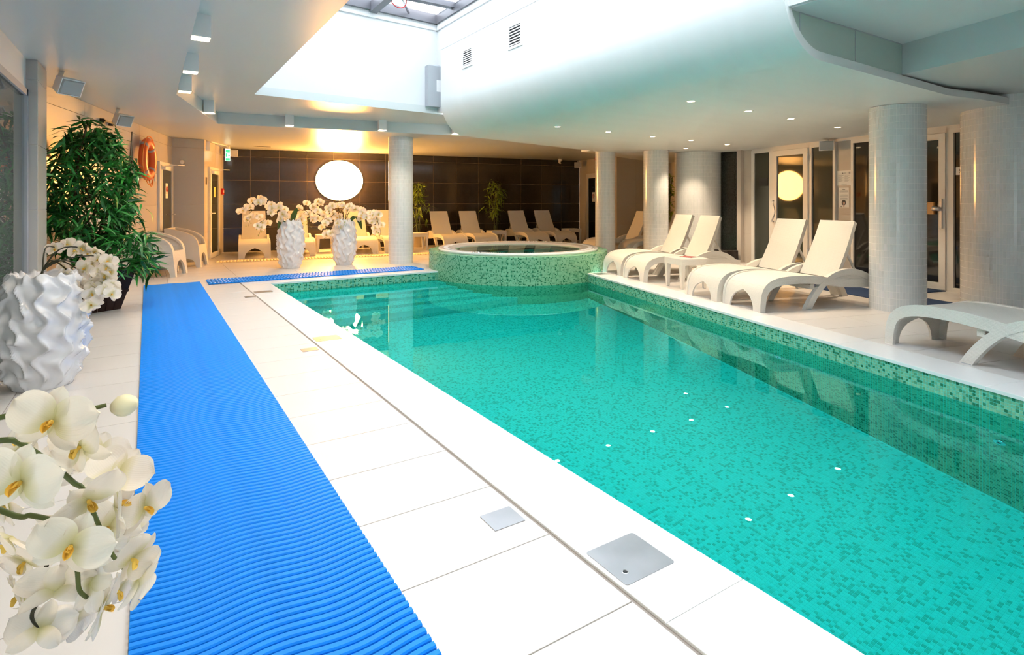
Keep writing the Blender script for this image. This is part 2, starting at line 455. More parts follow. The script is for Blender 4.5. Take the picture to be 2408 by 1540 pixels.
# ---- floor
floor = MB()
floor.prism([(-0.98, -1.2), (cope_out(-1.2) - 0.012, -1.2), (cope_out(9.93) - 0.012, 9.93), (-0.62, 9.93), (-1.05, 8.28), (-1.2, 8.28), (-1.2, 7.4), (-0.98, 7.4)], -0.12, -0.004)
floor.prism([(-0.62, 9.93), (13.6, 9.93), (13.6, 14.7), (1.6, 16.2), (0.38, 13.95)], -0.12, -0.004)
a = UV(U_OUT + 0.004, -1.0); b = UV(U_OUT + 0.004, 9.6)
floor.prism([a, (8.6, -1.3), (PT[0] + 0.1, PT[1] - 0.6), (10.8, 7.4), (11.8, 7.4), (13.6, 9.0), (13.6, 9.93), (7.45, 9.93), b], -0.12, -0.004)
floor_o = floor.build('floor', 'grout', kind='structure', label='pale beige tiled pool deck')
tile_cache = {}; far_pieces = MB(); n_floor = 0
def lay(poly, key=None, origin=(0, 0), rz=0.0, far=False):
    """one floor tile; whole tiles share their mesh"""
    global n_floor
    if area(poly) < 0.004: return
    cx = sum(p[0] for p in poly) / len(poly); cy = sum(p[1] for p in poly) / len(poly)
    g = 0.0022
    q = []
    n = len(poly); s = sum(poly[i][0] * poly[(i + 1) % n][1] - poly[(i + 1) % n][0] * poly[i][1] for i in range(n))
    if s < 0: poly = poly[::-1]
    for i in range(n):       # inset
        p0, p1, p2 = poly[i - 1], poly[i], poly[(i + 1) % n]
        e1 = Vector((p1[0] - p0[0], p1[1] - p0[1])).normalized(); e2 = Vector((p2[0] - p1[0], p2[1] - p1[1])).normalized()
        n1 = Vector((-e1.y, e1.x)); n2 = Vector((-e2.y, e2.x)); d = 1 + n1.dot(n2)
        o = (n1 + n2) / max(d, 0.3) * g; q.append((p1[0] + o.x, p1[1] + o.y))
    if far: far_pieces.prism(q, -0.01, 0.0); return
    loc = [(x - cx, y - cy) for x, y in q]
    k = tuple((round(x, 3), round(y, 3)) for x, y in loc)
    me = tile_cache.get(k)
    if me is None:
        mb = MB(); m = len(loc); c = 0.0012
        inn = [(x * (1 - c / max(0.05, math.hypot(x, y))), y * (1 - c / max(0.05, math.hypot(x, y)))) for x, y in loc]
        mb.add([(*p, -0.01) for p in loc] + [(*p, -c) for p in loc] + [(*p, 0.0) for p in inn],
               [tuple(range(2 * m, 3 * m))] + [(i, (i + 1) % m, m + (i + 1) % m, m + i) for i in range(m)] + [(m + i, m + (i + 1) % m, 2 * m + (i + 1) % m, 2 * m + i) for i in range(m)])
        me = mb.mesh('floor_tile'); me.materials.append(M['floor_tile']); tile_cache[k] = me
    link('tile', me, floor_o, loc=(cx, cy, 0)); n_floor += 1
ys = [1.794 + 0.447 * k for k in range(-5, 33)]
xs = [-1.765, -0.745, 0.28] + [1.30 + 1.02 * k for k in range(0, 12)]
for j in range(len(ys) - 1):
    y0, y1 = ys[j], ys[j + 1]
    if y0 < 9.93:
        yt = min(y1, 9.93)
        for x0, x1 in ((-1.765, -0.745), (-0.745, 0.28), (0.28, 1.9)):
            p = [(x0, y0), (x1, y0), (x1, yt), (x0, yt)]
            p = clip(p, -1, 0, 0.97)
            p = clip(p, 1, 0.0115, 1.3574 - 0.014)
            if yt > 8.3: p = clip(p, -1, 0.254, 0.254 * 8.295 + 1.0 + 0.06)
            if len(p) > 2: lay(p)
    if y1 > 9.93:
        yb = max(y0, 9.93)
        for i in range(1, len(xs) - 1):
            p = [(xs[i], yb), (xs[i + 1], yb), (xs[i + 1], y1), (xs[i], y1)]
            p = clip(p, -1, 0.254, 0.254 * 8.295 + 1.0 + 0.03)          # slanting wall
            p = clip(p, 0.1325, 0.9912, 0.1325 * FW0[0] + 0.9912 * FW0[1])  # far wall
            p = clip(p, 1, 0, 12.1)
            if len(p) > 2: lay(p, far=yb > 13.3)
us = [U_OUT + 0.004, 5.47] + [5.47 + 0.93 * k for k in range(1, 8)]
vs_ = [3.23 + 0.437 * k for k in range(-6, 19)]
for i in range(len(us) - 1):
    for j in range(len(vs_) - 1):
        p = [UV(us[i], vs_[j]), UV(us[i + 1], vs_[j]), UV(us[i + 1], vs_[j + 1]), UV(us[i], vs_[j + 1])]
        p = clip(p, 0, 1, 9.93)
        if len(p) > 2: p = clip(p, 1, 0, 12.5)
        if len(p) > 2: p = clip(p, PD[1], -PD[0], PD[1] * (PT[0] + 0.05) - PD[0] * PT[1])
        if len(p) > 2: lay(p)
far_pieces.build('distant_tiles', 'floor_tile', floor_o, kind='stuff')

# ---- pool
pool = empty('swimming_pool', (3.5, 4, 0), label='turquoise swimming pool lined with green mosaic and white coping', cat='pool', kind='structure')
pool.location = (0, 0, 0)
PB = -1.70
R1 = UV(U_IN + 0.012, 11.148)
corner_nr = UV(U_IN + 0.012, 0.0); corner_nr = (U_IN * 0 + (corner_nr[0] - 0.262 / 0.965 * (corner_nr[1] + 1.2)), -1.2)
PL = [(cope_in(-1.2) - 0.012, -1.2), corner_nr, R1, (cope_in(9.6) - 0.012, FAR_IN + 0.012)]
sh = MB()
for i in range(4):
    p, q = PL[i], PL[(i + 1) % 4]
    sh.add([(*p, PB), (*q, PB), (*q, -COPE_T), (*p, -COPE_T)], [(0, 1, 2, 3)])
sh.add([(*p, PB) for p in PL], [(0, 1, 2, 3)])
sh.build('pool_shell', 'grout_basin', pool)
PT_ = 0.0225
def in_pool(x, y):
    return (y > -1.19) & (y < FAR_IN) & (x > 1.735 - 0.011 * y) & (UX * x + UY * y < U_IN)
mosaic('floor_mosaic', lambda u, v, h: (u, v, PB + 0.0005 + h), 1.6, -1.2, 250, 480, PT_, PT_, 0.0026, 0.0012, 'mosaic_basin', pool, mask=lambda x, y: in_pool(x, y) & (y < 9.0))
def right_wall(u, v, h): return (UX * (U_IN + 0.0115 - h) + VX * u, UY * (U_IN + 0.0115 - h) + VY * u, v)
ZT = -COPE_T - 0.003
mosaic('side_mosaic', right_wall, -0.5, ZT - 6 * PT_, 443, 6, PT_, PT_, 0.0024, 0.0012, 'mosaic_green', pool)
mosaic('side_mosaic', right_wall, -0.5, ZT - 74 * PT_, 443, 68, PT_, PT_, 0.0024, 0.0012, 'mosaic_green', pool)
def far_wall(u, v, h): return (u, FAR_IN + 0.0115 - h, v)
mosaic('side_mosaic', far_wall, 1.63, ZT - 13 * PT_, 138, 13, PT_, PT_, 0.0024, 0.0012, 'mosaic_green', pool)
# steps
for k in range(5):
    y1 = FAR_IN + 0.012; y0 = FAR_IN - 0.30 * (k + 1); zt = -0.30 - 0.215 * k; zb = PB if k == 4 else zt - 0.215
    st = MB().box(cope_in(9) - 0.012, 5.3, y0, y1 if k == 0 else y0 + 0.30, zb, zt).build('step', 'grout_basin', pool)
    mosaic('tread_mosaic', lambda u, v, h, zt=zt: (u, v, zt + 0.0003 + h), 1.65, y0 + 0.003, 160, 13, PT_, PT_, 0.0024, 0.0012, 'mosaic_basin', st)
    mosaic('riser_mosaic', lambda u, v, h, y0=y0: (u, y0 - 0.0003 - h, v), 1.65, zb + 0.004, 160, 9, PT_, PT_, 0.0024, 0.0012, 'mosaic_basin', st)
# coping slabs
def slab(poly, parent, m='coping'):
    mb = MB(); n = len(poly); a_ = sum(poly[i][0] * poly[(i + 1) % n][1] - poly[(i + 1) % n][0] * poly[i][1] for i in range(n))
    if a_ < 0: poly = poly[::-1]
    c = Vector((sum(p[0] for p in poly) / n, sum(p[1] for p in poly) / n)); t = 0.0025
    inn = [tuple(Vector(p) + (c - Vector(p)).normalized() * t * 1.4) for p in poly]
    mb.add([(*p, -COPE_T) for p in poly] + [(*p, 0.004 - t) for p in poly] + [(*p, 0.004) for p in inn],
           [tuple(range(n))[::-1], tuple(range(2 * n, 3 * n))] + [(i, (i + 1) % n, n + (i + 1) % n, n + i) for i in range(n)] + [(n + i, n + (i + 1) % n, 2 * n + (i + 1) % n, 2 * n + i) for i in range(n)])
    return mb.build('coping_slab', m, parent)
yb = -1.2
while yb < 9.5:
    ye = min(yb + 1.21, FAR_IN)
    if FAR_IN - ye < 0.3: ye = FAR_IN
    slab([(cope_out(yb), yb + 0.001), (cope_in(yb), yb + 0.001), (cope_in(ye), ye - 0.001), (cope_out(ye), ye - 0.001)], pool); yb = ye
slab([(cope_out(9.6), FAR_IN + 0.001), (cope_in(9.6) + 0.9, FAR_IN + 0.001), (cope_in(9.6) + 0.9, FAR_OUT), (cope_out(9.6), FAR_OUT)], pool)
slab([(cope_in(9.6) + 0.902, FAR_IN + 0.001), (3.72, FAR_IN + 0.001), (3.72, FAR_OUT), (cope_in(9.6) + 0.902, FAR_OUT)], pool)
slab([(3.722, FAR_IN + 0.001), (4.53, FAR_IN + 0.001), (4.53, FAR_OUT), (3.722, FAR_OUT)], pool)
vb = -0.9
while vb < 9.3:
    ve = min(vb + 1.235, 9.36)
    slab([UV(U_IN, vb + 0.001), UV(U_OUT, vb + 0.001), UV(U_OUT, ve - 0.001), UV(U_IN, ve - 0.001)], pool); vb = ve
MB().prism([(cope_out(-1.2) - 0.011, -1.2), (cope_out(-1.2), -1.2), (cope_out(9.93), 9.93), (cope_out(9.93) - 0.011, 9.93)], -0.03, -0.006).build('movement_joint', 'grout', pool)
# wall jets
def jet(v, z, r=0.042):
    mb = MB().lathe([(0, 0.004), (r * 0.30, 0.004), (r * 0.34, 0.012), (r * 0.8, 0.012), (r, 0.006), (r, 0.0)], 24, cap=False)
    o = mb.build('wall_jet', 'chrome', pool, smooth=True)
    p = UV(U_IN + 0.009, v); o.location = (*p, z)
    o.rotation_euler = Matrix(((0, VX, -UX), (0, VY, -UY), (1, 0, 0))).to_euler()
    n2 = MB().lathe([(0, 0.0), (r * 0.30, 0.0), (r * 0.30, 0.006), (0, 0.006)], 12, cap=False).build('jet_hole', 'black_plastic', o)
    return o
for v, z in ((8.36, -0.185), (8.10, -0.20), (8.10, -0.26), (4.75, -0.72), (2.72, -0.76), (6.5, -0.72)): jet(v, z)
wat = MB().add([(cope_in(-1.2), -1.18, 0), (corner_nr[0] - 0.015, -1.18, 0), (*UV(U_IN, 11.12), 0), (cope_in(9.6), FAR_IN, 0)], [(0, 1, 2, 3)])
wo = wat.build('pool_water', 'pool_water', loc=(0, 0, WATER_Z)); tag(wo, 'clear turquoise water filling the swimming pool', 'water', kind='stuff')

# ---- hot tub
TC = (6.29, 9.60); TR = 1.775; TZ = 0.335
tub = empty('hot_tub', (*TC, 0), label='raised round hot tub clad in green mosaic with a white rim', cat='hot tub')
MB().lathe([(TR - 0.001, PB), (TR - 0.001, TZ - 0.004), (1.2, TZ - 0.004)], 160, cap=False).build('tub_wall', 'grout_green', tub, smooth=False)
nt = int(round(2 * math.pi * TR / PT_))
def tub_side(u, v, h): return ((TR + h) * np.cos(u / TR), (TR + h) * np.sin(u / TR), v)
pu = 2 * math.pi * TR / nt
mosaic('tub_mosaic', tub_side, 0, TZ - 64 * PT_, nt, 64, pu, PT_, 0.0024, 0.0012, 'mosaic_green', tub)
for k in range(9):
    r = TR - 0.012 - k * PT_; n_ = int(round(2 * math.pi * r / PT_)); pp = 2 * math.pi * r / n_
    mosaic('top_mosaic', lambda u, v, h, r=r: ((r + v) * np.cos(u / r), (r + v) * np.sin(u / r), TZ - 0.004 + h), 0, -PT_ / 2, n_, 1, pp, PT_, 0.0024, 0.0012, 'mosaic_green', tub)
MB().lathe([(1.30, TZ - 0.01), (1.585, TZ - 0.006), (1.595, TZ + 0.03), (1.585, TZ + 0.045), (1.50, TZ + 0.047), (1.49, TZ + 0.040), (1.40, TZ + 0.040), (1.30, TZ + 0.028), (1.25, TZ + 0.005), (1.22, TZ - 0.08), (1.12, TZ - 0.35), (1.05, TZ - 0.42), (0.75, TZ - 0.42), (0.68, TZ - 0.8), (0, TZ - 0.82)], 128, cap=False).build('tub_rim', 'acrylic_white', tub, smooth=True)
gr = MB()
for k in range(220):
    a_ = 2 * math.pi * k / 220
    for r0, r1, w in ((1.405, 1.485, 0.006),):
        c, s_ = math.cos(a_), math.sin(a_)
        gr.add([(c * r0 - s_ * w, s_ * r0 + c * w, TZ + 0.046), (c * r0 + s_ * w, s_ * r0 - c * w, TZ + 0.046), (c * r1 + s_ * w, s_ * r1 - c * w, TZ + 0.049), (c * r1 - s_ * w, s_ * r1 + c * w, TZ + 0.049),
                (c * r0 - s_ * w, s_ * r0 + c * w, TZ + 0.036), (c * r0 + s_ * w, s_ * r0 - c * w, TZ + 0.036), (c * r1 + s_ * w, s_ * r1 - c * w, TZ + 0.036), (c * r1 - s_ * w, s_ * r1 + c * w, TZ + 0.036)],
               [(0, 1, 2, 3), (0, 4, 5, 1), (1, 5, 6, 2), (2, 6, 7, 3), (3, 7, 4, 0)])
gr.build('overflow_grate', 'white_plastic', tub, kind='stuff')
MB().lathe([(1.247, TZ + 0.002), (0, TZ + 0.002)], 96, cap=False).build('tub_water', 'tub_water', tub, smooth=True)
for ang in (math.radians(208), math.radians(-52), math.radians(30)):
    for da in (-0.04, 0.04):
        c, s_ = math.cos(ang + da), math.sin(ang + da)
        MB().lathe([(0.0, TZ + 0.062), (0.022, TZ + 0.060), (0.03, TZ + 0.05), (0.03, TZ + 0.04)], 16, cap=False, c=(1.545 * c, 1.545 * s_)).build('control_knob', 'chrome', tub, smooth=True)
for ang in (1.25, 1.12):
    MB().lathe([(0, 0.012), (0.03, 0.010), (0.035, 0.0)], 14, cap=False, c=(1.10 * math.cos(ang - 0.6), 1.10 * math.sin(ang - 0.6))).build('water_jet', 'black_plastic', tub, loc=(0, 0, TZ - 0.33))

# ---- ceilings
ZL, ZH = 2.62, 2.82
def zs(x): return 2.47 - 0.018 * (x - 4.8)     # underside of the bulkhead falls slightly to the right
def flat(name, polys, z, th, m, parent=None, **kw):
    mb = MB()
    for p in polys: mb.prism(p, z, z + th)
    return mb.build(name, m, parent, **kw)
E1, E2, E3, E4 = (0.283, -1.2), (0.305, 8.205), (1.02, 10.95), (9.3, 9.72)
flat('ceiling', [[(-1.2, -1.2), E1, E2, (-1.2, 8.205)], [(-1.2, 8.205), E2, E3, (-1.2, 10.95)],
                 [(-1.2, 10.95), E3, E4, (13.6, 9.72), (13.6, 16.3), (-1.2, 16.3)]], ZL, 0.30, 'ceiling_satin', kind='structure', label='satin low ceiling around the pool hall')
SKL, SKY = 1.29, 8.84
flat('ceiling', [[(0.1, -1.2), (SKL, -1.2), (SKL, SKY), (0.1, SKY)], [(0.1, SKY), (SKL, SKY), (4.35, 9.12), (12.0, 9.12), (12.0, 11.3), (0.1, 11.3)],
                 [(SKL, -1.3), (4.32, -1.3), (4.32, -0.9), (SKL, -0.9)]], ZH, 0.12, 'ceiling_satin', kind='structure', label='raised ceiling tray around the skylight')
flat('ceiling', [[(4.31, -1.3), (5.0, -1.3), (6.22, 2.66), (4.31, 2.66)]], ZH + 0.01, 0.12, 'plaster', kind='structure', label='ceiling panel beside the glass screen')
flat('ceiling', [[(5.0, -1.2), (9.5, -1.2), (13.6, 9.0), (13.6, 12.6), (8.2, 9.3), (6.22, 2.66)]], 2.53, 0.42, 'ceiling_satin', kind='structure', label='dropped soffit over the sunbed deck')
# skylight well
ZW = 4.36
def wallbox(name, p, q, z0, z1, th, m, side=1, **kw):
    """upright slab from p to q, thickness to the given side"""
    d = Vector((q[0] - p[0], q[1] - p[1])).normalized(); n = Vector((-d.y, d.x)) * th * side
    return MB().prism([p, q, (q[0] + n.x, q[1] + n.y), (p[0] + n.x, p[1] + n.y)], z0, z1).build(name, m, **kw)
well = dict(kind='structure')
wallbox('wall_skylight_left', (SKL, -0.9), (SKL, SKY), ZH + 0.03, ZW, 0.1, 'plaster', 1, label='white left side of the skylight shaft', **well)
wallbox('wall_skylight_far', (SKL, SKY), (4.42, 9.13), ZH + 0.03, ZW, 0.1, 'plaster', 1, label='white far side of the skylight shaft', **well)
wallbox('wall_skylight_right', (4.278, -0.9), (4.278, 9.2), ZH + 0.02, ZW, 0.1, 'plaster', -1, label='white right side of the skylight shaft', **well)
wallbox('wall_skylight_near', (SKL, -0.9), (4.3, -0.9), ZH + 0.03, ZW, 0.1, 'plaster', -1, label='white near side of the skylight shaft', **well)
MB().prism([(SKL, SKY - 0.03), (4.3, 9.10), (4.3, 9.16), (SKL, SKY + 0.04)], ZW - 0.09, ZW + 0.01).build('trim_1', 'white_plastic', kind='structure', label='white ledge at the far end under the skylight')
MB().box(4.255, 4.34, -0.9, 9.15, ZW - 0.09, ZW + 0.01).build('trim_2', 'white_plastic', kind='structure', label='white ledge along the right under the skylight')
# skylight glazing
sky = empty('window_1', (2.8, 5, ZW), kind='structure', label='glazed roof light with grey metal bars')
sky.location = (0, 0, 0)
def bar(x0, x1, y0, y1, z0, z1, name='bar'): return MB().cbox(x0, x1, y0, y1, z0, z1, 0.006).build(name, 'frame_metal', sky)
ZG = ZW + 0.12
MB().prism([(SKL - 0.05, SKY - 0.10), (4.4, 9.05), (4.4, 9.3), (SKL - 0.05, SKY + 0.1)], ZW + 0.01, ZG + 0.05).build('frame', 'frame_metal', sky)
bar(SKL - 0.1, SKL + 0.05, -1.0, 9.2, ZW + 0.01, ZG + 0.05, 'frame'); bar(4.22, 4.42, -1.0, 9.2, ZW + 0.01, ZG + 0.05, 'frame')
bar(SKL, 4.4, -1.05, -0.85, ZW + 0.01, ZG + 0.05, 'frame')
bar(3.02, 3.14, -0.9, 9.0, ZG - 0.14, ZG + 0.03)
ybars = [8.38 - 0.98 * k for k in range(10)]
for y in ybars: bar(SKL, 4.3, y - 0.06, y + 0.06, ZG - 0.03, ZG + 0.06)
MB().tube([(3.28, 8.30, ZG - 0.02), (3.68, 8.95, ZG - 0.04)], 0.022, 10).build('opening_rod', 'chrome', sky, smooth=True)
edges = [8.97] + ybars + [-0.9]
for i in range(len(edges) - 1):
    for x0, x1 in ((SKL + 0.05, 3.03), (3.13, 4.22)):
        MB().box(x0, x1, edges[i + 1] + 0.055, edges[i] - 0.055, ZG + 0.02, ZG + 0.035).build('pane', 'sky_glass', sky)
cab = MB().tube(bez((3.16, 8.40, ZG + 0.0), (3.12, 8.40, ZG - 0.22), (3.45, 8.40, ZG - 0.26), (3.42, 8.42, ZG - 0.02), 16), 0.009, 8)
tag(cab.build('cable', 'cable_red', smooth=True), 'thin red cable looping below the roof light bars', 'cable')

# ---- bulkhead: J-shaped shell over the sunbed side
RB = 0.56; XB = 4.20
ZB = zs(XB + 0.56)
prof = [(XB, 3.86), (XB, 3.4), (XB, ZB + RB)]
for k in range(1, 17):
    a_ = math.pi / 2 * k / 16; prof.append((XB + RB - RB * math.cos(a_), ZB + RB - RB * math.sin(a_)))
prof += [(x, zs(x)) for x in (5.6, 6.6, 7.2, 7.7, 8.2, 8.9, 10.5, 13.5)]
def y_near(x): return 2.62 if x < 7.2 else (2.62 - (x - 7.2) * 0.22 if x < 8.0 else (2.44 if x < 9 else 2.44 - (x - 9) * 0.9))
def y_far(x): return 8.80 + (x - XB) * 0.55 if x < 4.9 else (9.185 + (x - 4.9) * 0.15 if x < 8.7 else 9.76)
T = 0.075
inner = []
for i, (x, z) in enumerate(prof):
    a_ = prof[max(i - 1, 0)]; b_ = prof[min(i + 1, len(prof) - 1)]
    dx, dz = b_[0] - a_[0], b_[1] - a_[1]; L = math.hypot(dx, dz); inner.append((x - dz / L * T, z + dx / L * T))
bk = MB(); n = len(prof)
for (x, z), (xi, zi) in zip(prof, inner):
    bk.v += [(x, y_near(x), z), (x, y_far(x), z), (xi, y_near(x), zi), (xi, y_far(x), zi)]
for i in range(n - 1):
    a_, b_ = 4 * i, 4 * (i + 1)
    bk.f += [(a_, a_ + 1, b_ + 1, b_), (a_ + 2, b_ + 2, b_ + 3, a_ + 3), (a_, b_, b_ + 2, a_ + 2), (a_ + 1, a_ + 3, b_ + 3, b_ + 1)]
bk.f += [(0, 2, 3, 1)]
bko = bk.build('ceiling_bulkhead', 'bulkhead_plaster', smooth=True, auto=40, kind='structure', label='long curved white bulkhead hanging over the sunbed deck')
bm = MB().prism([(8.45, 9.62), (13.5, 9.62), (13.5, 12.2), (8.55, 10.35)], 2.44, 2.66)
bm.build('ceiling_beam', 'bulkhead_plaster', kind='structure', label='lowered beam running back above the slim tiled columns')
MB().box(4.20, 4.31, 2.62, 8.80, 3.855, 3.89).build('trim_3', 'plaster', kind='structure', label='ledge on top of the curved bulkhead')
# closing walls above the bulkhead so that no sky leaks in
MB().box(4.9, 13.6, 8.6, 8.7, 2.56, 3.2).build('wall_bulkhead_back', 'plaster', kind='structure', label='unseen wall added behind the curved bulkhead to shut out sky')
# glass screen between bulkhead end and upper ceiling
scr = empty('window_2', (0, 0, 0), kind='structure', label='green tinted glass screen standing on the curved bulkhead edge')
def inner_z(x):
    best = None
    for i in range(n - 1):
        x0, x1 = inner[i][0], inner[i + 1][0]
        if min(x0, x1) <= x <= max(x0, x1) and x1 > x0 + 1e-6:
            t = (x - x0) / (x1 - x0); z = inner[i][1] + (inner[i + 1][1] - inner[i][1]) * t
            best = z if best is None else min(best, z)
    return best if best is not None else 3.2
for x0, x1 in ((XB + T + 0.003, 4.455), (4.465, 5.325), (5.335, 6.21)):
    m_ = 14; bot = []
    for k in range(m_ + 1):
        x = x0 + (x1 - x0) * k / m_; bot.append((x, min(inner_z(x), ZH)))
    prof_g = bot + [(x1, ZH + 0.008), (x0, ZH + 0.008)]
    MB().extrude_xz(prof_g, 2.635, 2.645).build('pane', 'green_glass', scr)
for x in (4.46, 5.33, 6.215):
    MB().box(x - 0.005, x + 0.005, 2.632, 2.648, min(inner_z(x), ZH), ZH + 0.01).build('seal', 'grey_plastic', scr)
MB().box(4.46, 6.22, 2.632, 2.648, ZH + 0.002, ZH + 0.012).build('seal', 'grey_plastic', scr)
MB().box(4.9, 8.0, 3.4, 3.45, 2.53, 3.3).build('wall_screen_back', 'plaster', kind='structure', label='pale unseen wall added behind the green glass screen against sky leaks')  # added behind the opaque panes, blocks sky light

# ---- columns
def column(name, c, R, z1, label, tw=0.031, th=0.079, half=None):
    o = empty(name, (*c, 0), label=label, cat='column', kind='structure')
    MB().lathe([(R - 0.002, 0), (R - 0.002, z1)], 64).build('core', 'grout_white', o)
    nn = int(round(2 * math.pi * R / tw)); p_ = 2 * math.pi * R / nn; nv = int(math.ceil(z1 / th))
    mosaic('mosaic_tiles', lambda u, v, h: ((R - 0.0019 + h) * np.cos(u / R), (R - 0.0019 + h) * np.sin(u / R), np.minimum(v, z1)), 0, 0.002, nn, nv, p_, th, 0.0030, 0.0006, 'mosaic_white', o, bev=0.0003)
    return o
column('column', (4.48, 11.32), 0.257, ZL, 'white tiled column between the two white vases and the hot tub')
column('column', (8.80, 9.80), 0.228, 2.44, 'slim white tiled column directly behind the hot tub')
column('column', (9.36, 8.79), 0.27, zs(9.36), 'white tiled column behind the backs of the paired sunbeds near the hot tub')
column('column', (7.585, 3.268), 0.293, zs(7.58), 'tall white tiled column between glazed doors and the low sunbed')
column('column', (8.87, 2.54), 0.52, 2.53, 'thick white tiled column at the right edge behind the low sunbed')
column('column', (10.39, 8.51), 0.50, zs(10.4), 'broad white tiled column beside the black mosaic niche')

# ---- walls
def tiled_wall(name, p, q, z1, tw, rows, m, back, side, label, th=0.008, x_off=0.0, cuts=None, gap=0.0022):
    """backing slab with separate wall tiles; side=+1: tiles on the left of p->q"""
    d = Vector((q[0] - p[0], q[1] - p[1])); L = d.length; d.normalize(); nrm = Vector((-d.y, d.x)) * side
    w = empty(name, (p[0], p[1], 0), math.atan2(d.y, d.x), kind='structure', label=label)
    s = side
    y0, y1 = sorted((-s * 0.15, -s * 0.004)); MB().box(0, L, y0, y1, 0, z1).build('backing', back, w)
    if cuts is None:
        cuts = [0.0]; x = x_off if x_off else tw
        while x < L - 0.03: cuts.append(x); x += tw
        cuts.append(L)
    zz = [0.0]
    for r in rows:
        if zz[-1] + r < z1 - 0.02: zz.append(zz[-1] + r)
    zz.append(z1)
    cache = {}
    for i in range(len(cuts) - 1):
        for j in range(len(zz) - 1):
            wd, hg = cuts[i + 1] - cuts[i], zz[j + 1] - zz[j]; k = (round(wd, 3), round(hg, 3))
            if k not in cache:
                g = gap; c = 0.0015; t = th
                a_, b_ = wd - g, hg - g
                mb = MB().add([(g, 0, g), (a_, 0, g), (a_, 0, b_), (g, 0, b_), (g, t - c, g), (a_, t - c, g), (a_, t - c, b_), (g, t - c, b_),
                               (g + c, t, g + c), (a_ - c, t, g + c), (a_ - c, t, b_ - c), (g + c, t, b_ - c)],
                              [(8, 11, 10, 9)] + [(e, 4 + e, 4 + (e + 1) % 4, (e + 1) % 4) for e in range(4)] + [(4 + e, 8 + e, 8 + (e + 1) % 4, 4 + (e + 1) % 4) for e in range(4)])
                if side < 0: mb.v = [(x, -y, z) for x, y, z in mb.v]; mb.f = [f[::-1] for f in mb.f]
                me = mb.mesh('wall_tile'); me.materials.append(M[m]); cache[k] = me
            link('tile', cache[k], w, loc=(cuts[i], -s * 0.004, zz[j]))
    return w
ROWS = [0.607] * 6
wcuts = [0, 0.624, 1.309, 1.997, 2.687, 3.385, 4.096, 4.785, 5.49, 6.204, 6.91, 7.631, 8.351, 9.076, 9.803, 10.489]
tiled_wall('wall_far', FW0, FW1, ZL, 0.7, ROWS, 'dark_tile', 'dark_joint', -1, 'dark brown polished tile wall behind the far row of sunbeds', cuts=wcuts, gap=0.0045)
tiled_wall('wall_left', WL0, WL1, ZL, 1.2, ROWS, 'wall_tile', 'grout_light', -1, 'cream tiled wall carrying the lifebuoy')
tiled_wall('wall_return', WB0, WB1, ZL, 0.61, ROWS, 'wall_tile_grey', 'grout_light', -1, 'short greyish tiled wall between the two left doors')
tiled_wall('wall_left_far', WD0, WD1, ZL, 1.2, ROWS, 'wall_tile', 'grout_light', -1, 'cream tiled wall with the door next to the dark wall')
tiled_wall('wall_right_far', FW1, RW1, ZL, 1.2, ROWS, 'wall_tile', 'grout_light', -1, 'cream tiled wall with a dark door at the right end of the dark wall')
tiled_wall('wall_alcove', RW1, RW2, ZL, 0.62, ROWS, 'wall_tile', 'grout_light', -1, 'tan tiled alcove wall behind the slim columns')
wallbox('wall_alcove_end', (13.3, 9.3), (11.6, 7.5), 0, ZL, 0.1, 'wall_tile', 1, label='tan unseen wall added at the alcove end to shut out sky', kind='structure')  # added out of sight, keeps stray sky light off the alcove wall
wallbox('wall_alcove_close', (11.7, 7.52), (10.55, 7.62), 0, ZL, 0.1, 'wall_tile', 1, label='short unseen wall added behind the black niche to shut out sky', kind='structure')  # added out of sight, plugs the remaining sky leak beside the niche
tiled_wall('wall_alcove_side', RW2, (13.3, 9.2), ZL, 0.62, ROWS, 'wall_tile', 'grout_light', -1, 'tan tiled side wall at the end of the alcove')
# pilasters on the left
tiled_wall('wall_pilaster_front', (-1.25, 6.90), (-0.866, 6.90), ZL, 0.6, ROWS, 'wall_tile_grey', 'grout_light', -1, 'narrow grey tiled pilaster beside the glass wall')
tiled_wall('wall_pilaster_side', (-0.866, 6.90), (-0.866, 7.45), ZL, 0.6, ROWS, 'wall_tile', 'grout_light', -1, 'side of the grey tiled pilaster')
tiled_wall('wall_recess', (-1.15, 7.45), (-1.15, 8.30), ZL, 0.9, ROWS, 'wall_tile', 'grout_light', -1, 'recessed tiled wall behind the potted tree')
tiled_wall('wall_pilaster_back', (-1.30, 8.295), (-1.00, 8.295), ZL, 0.6, ROWS, 'wall_tile_grey', 'grout_light', -1, 'second narrow tiled pilaster behind the potted tree')
MB().box(-1.3, -0.88, 6.92, 7.45, 0, ZL).build('wall_pilaster_core', 'grout_light', kind='structure', label='core of the grey tiled pilaster')
# walls behind and beside the camera
MB().box(-1.0, 9.6, -1.35, -1.25, -0.1, 3.0).build('wall_back', 'plaster', kind='structure', label='plain white wall behind the viewer')
wallbox('wall_right_near', (8.7, -1.3), (9.62, 2.95), 0, 2.9, 0.1, 'plaster', -1, label='plain white wall on the right beside the thick column', kind='structure')
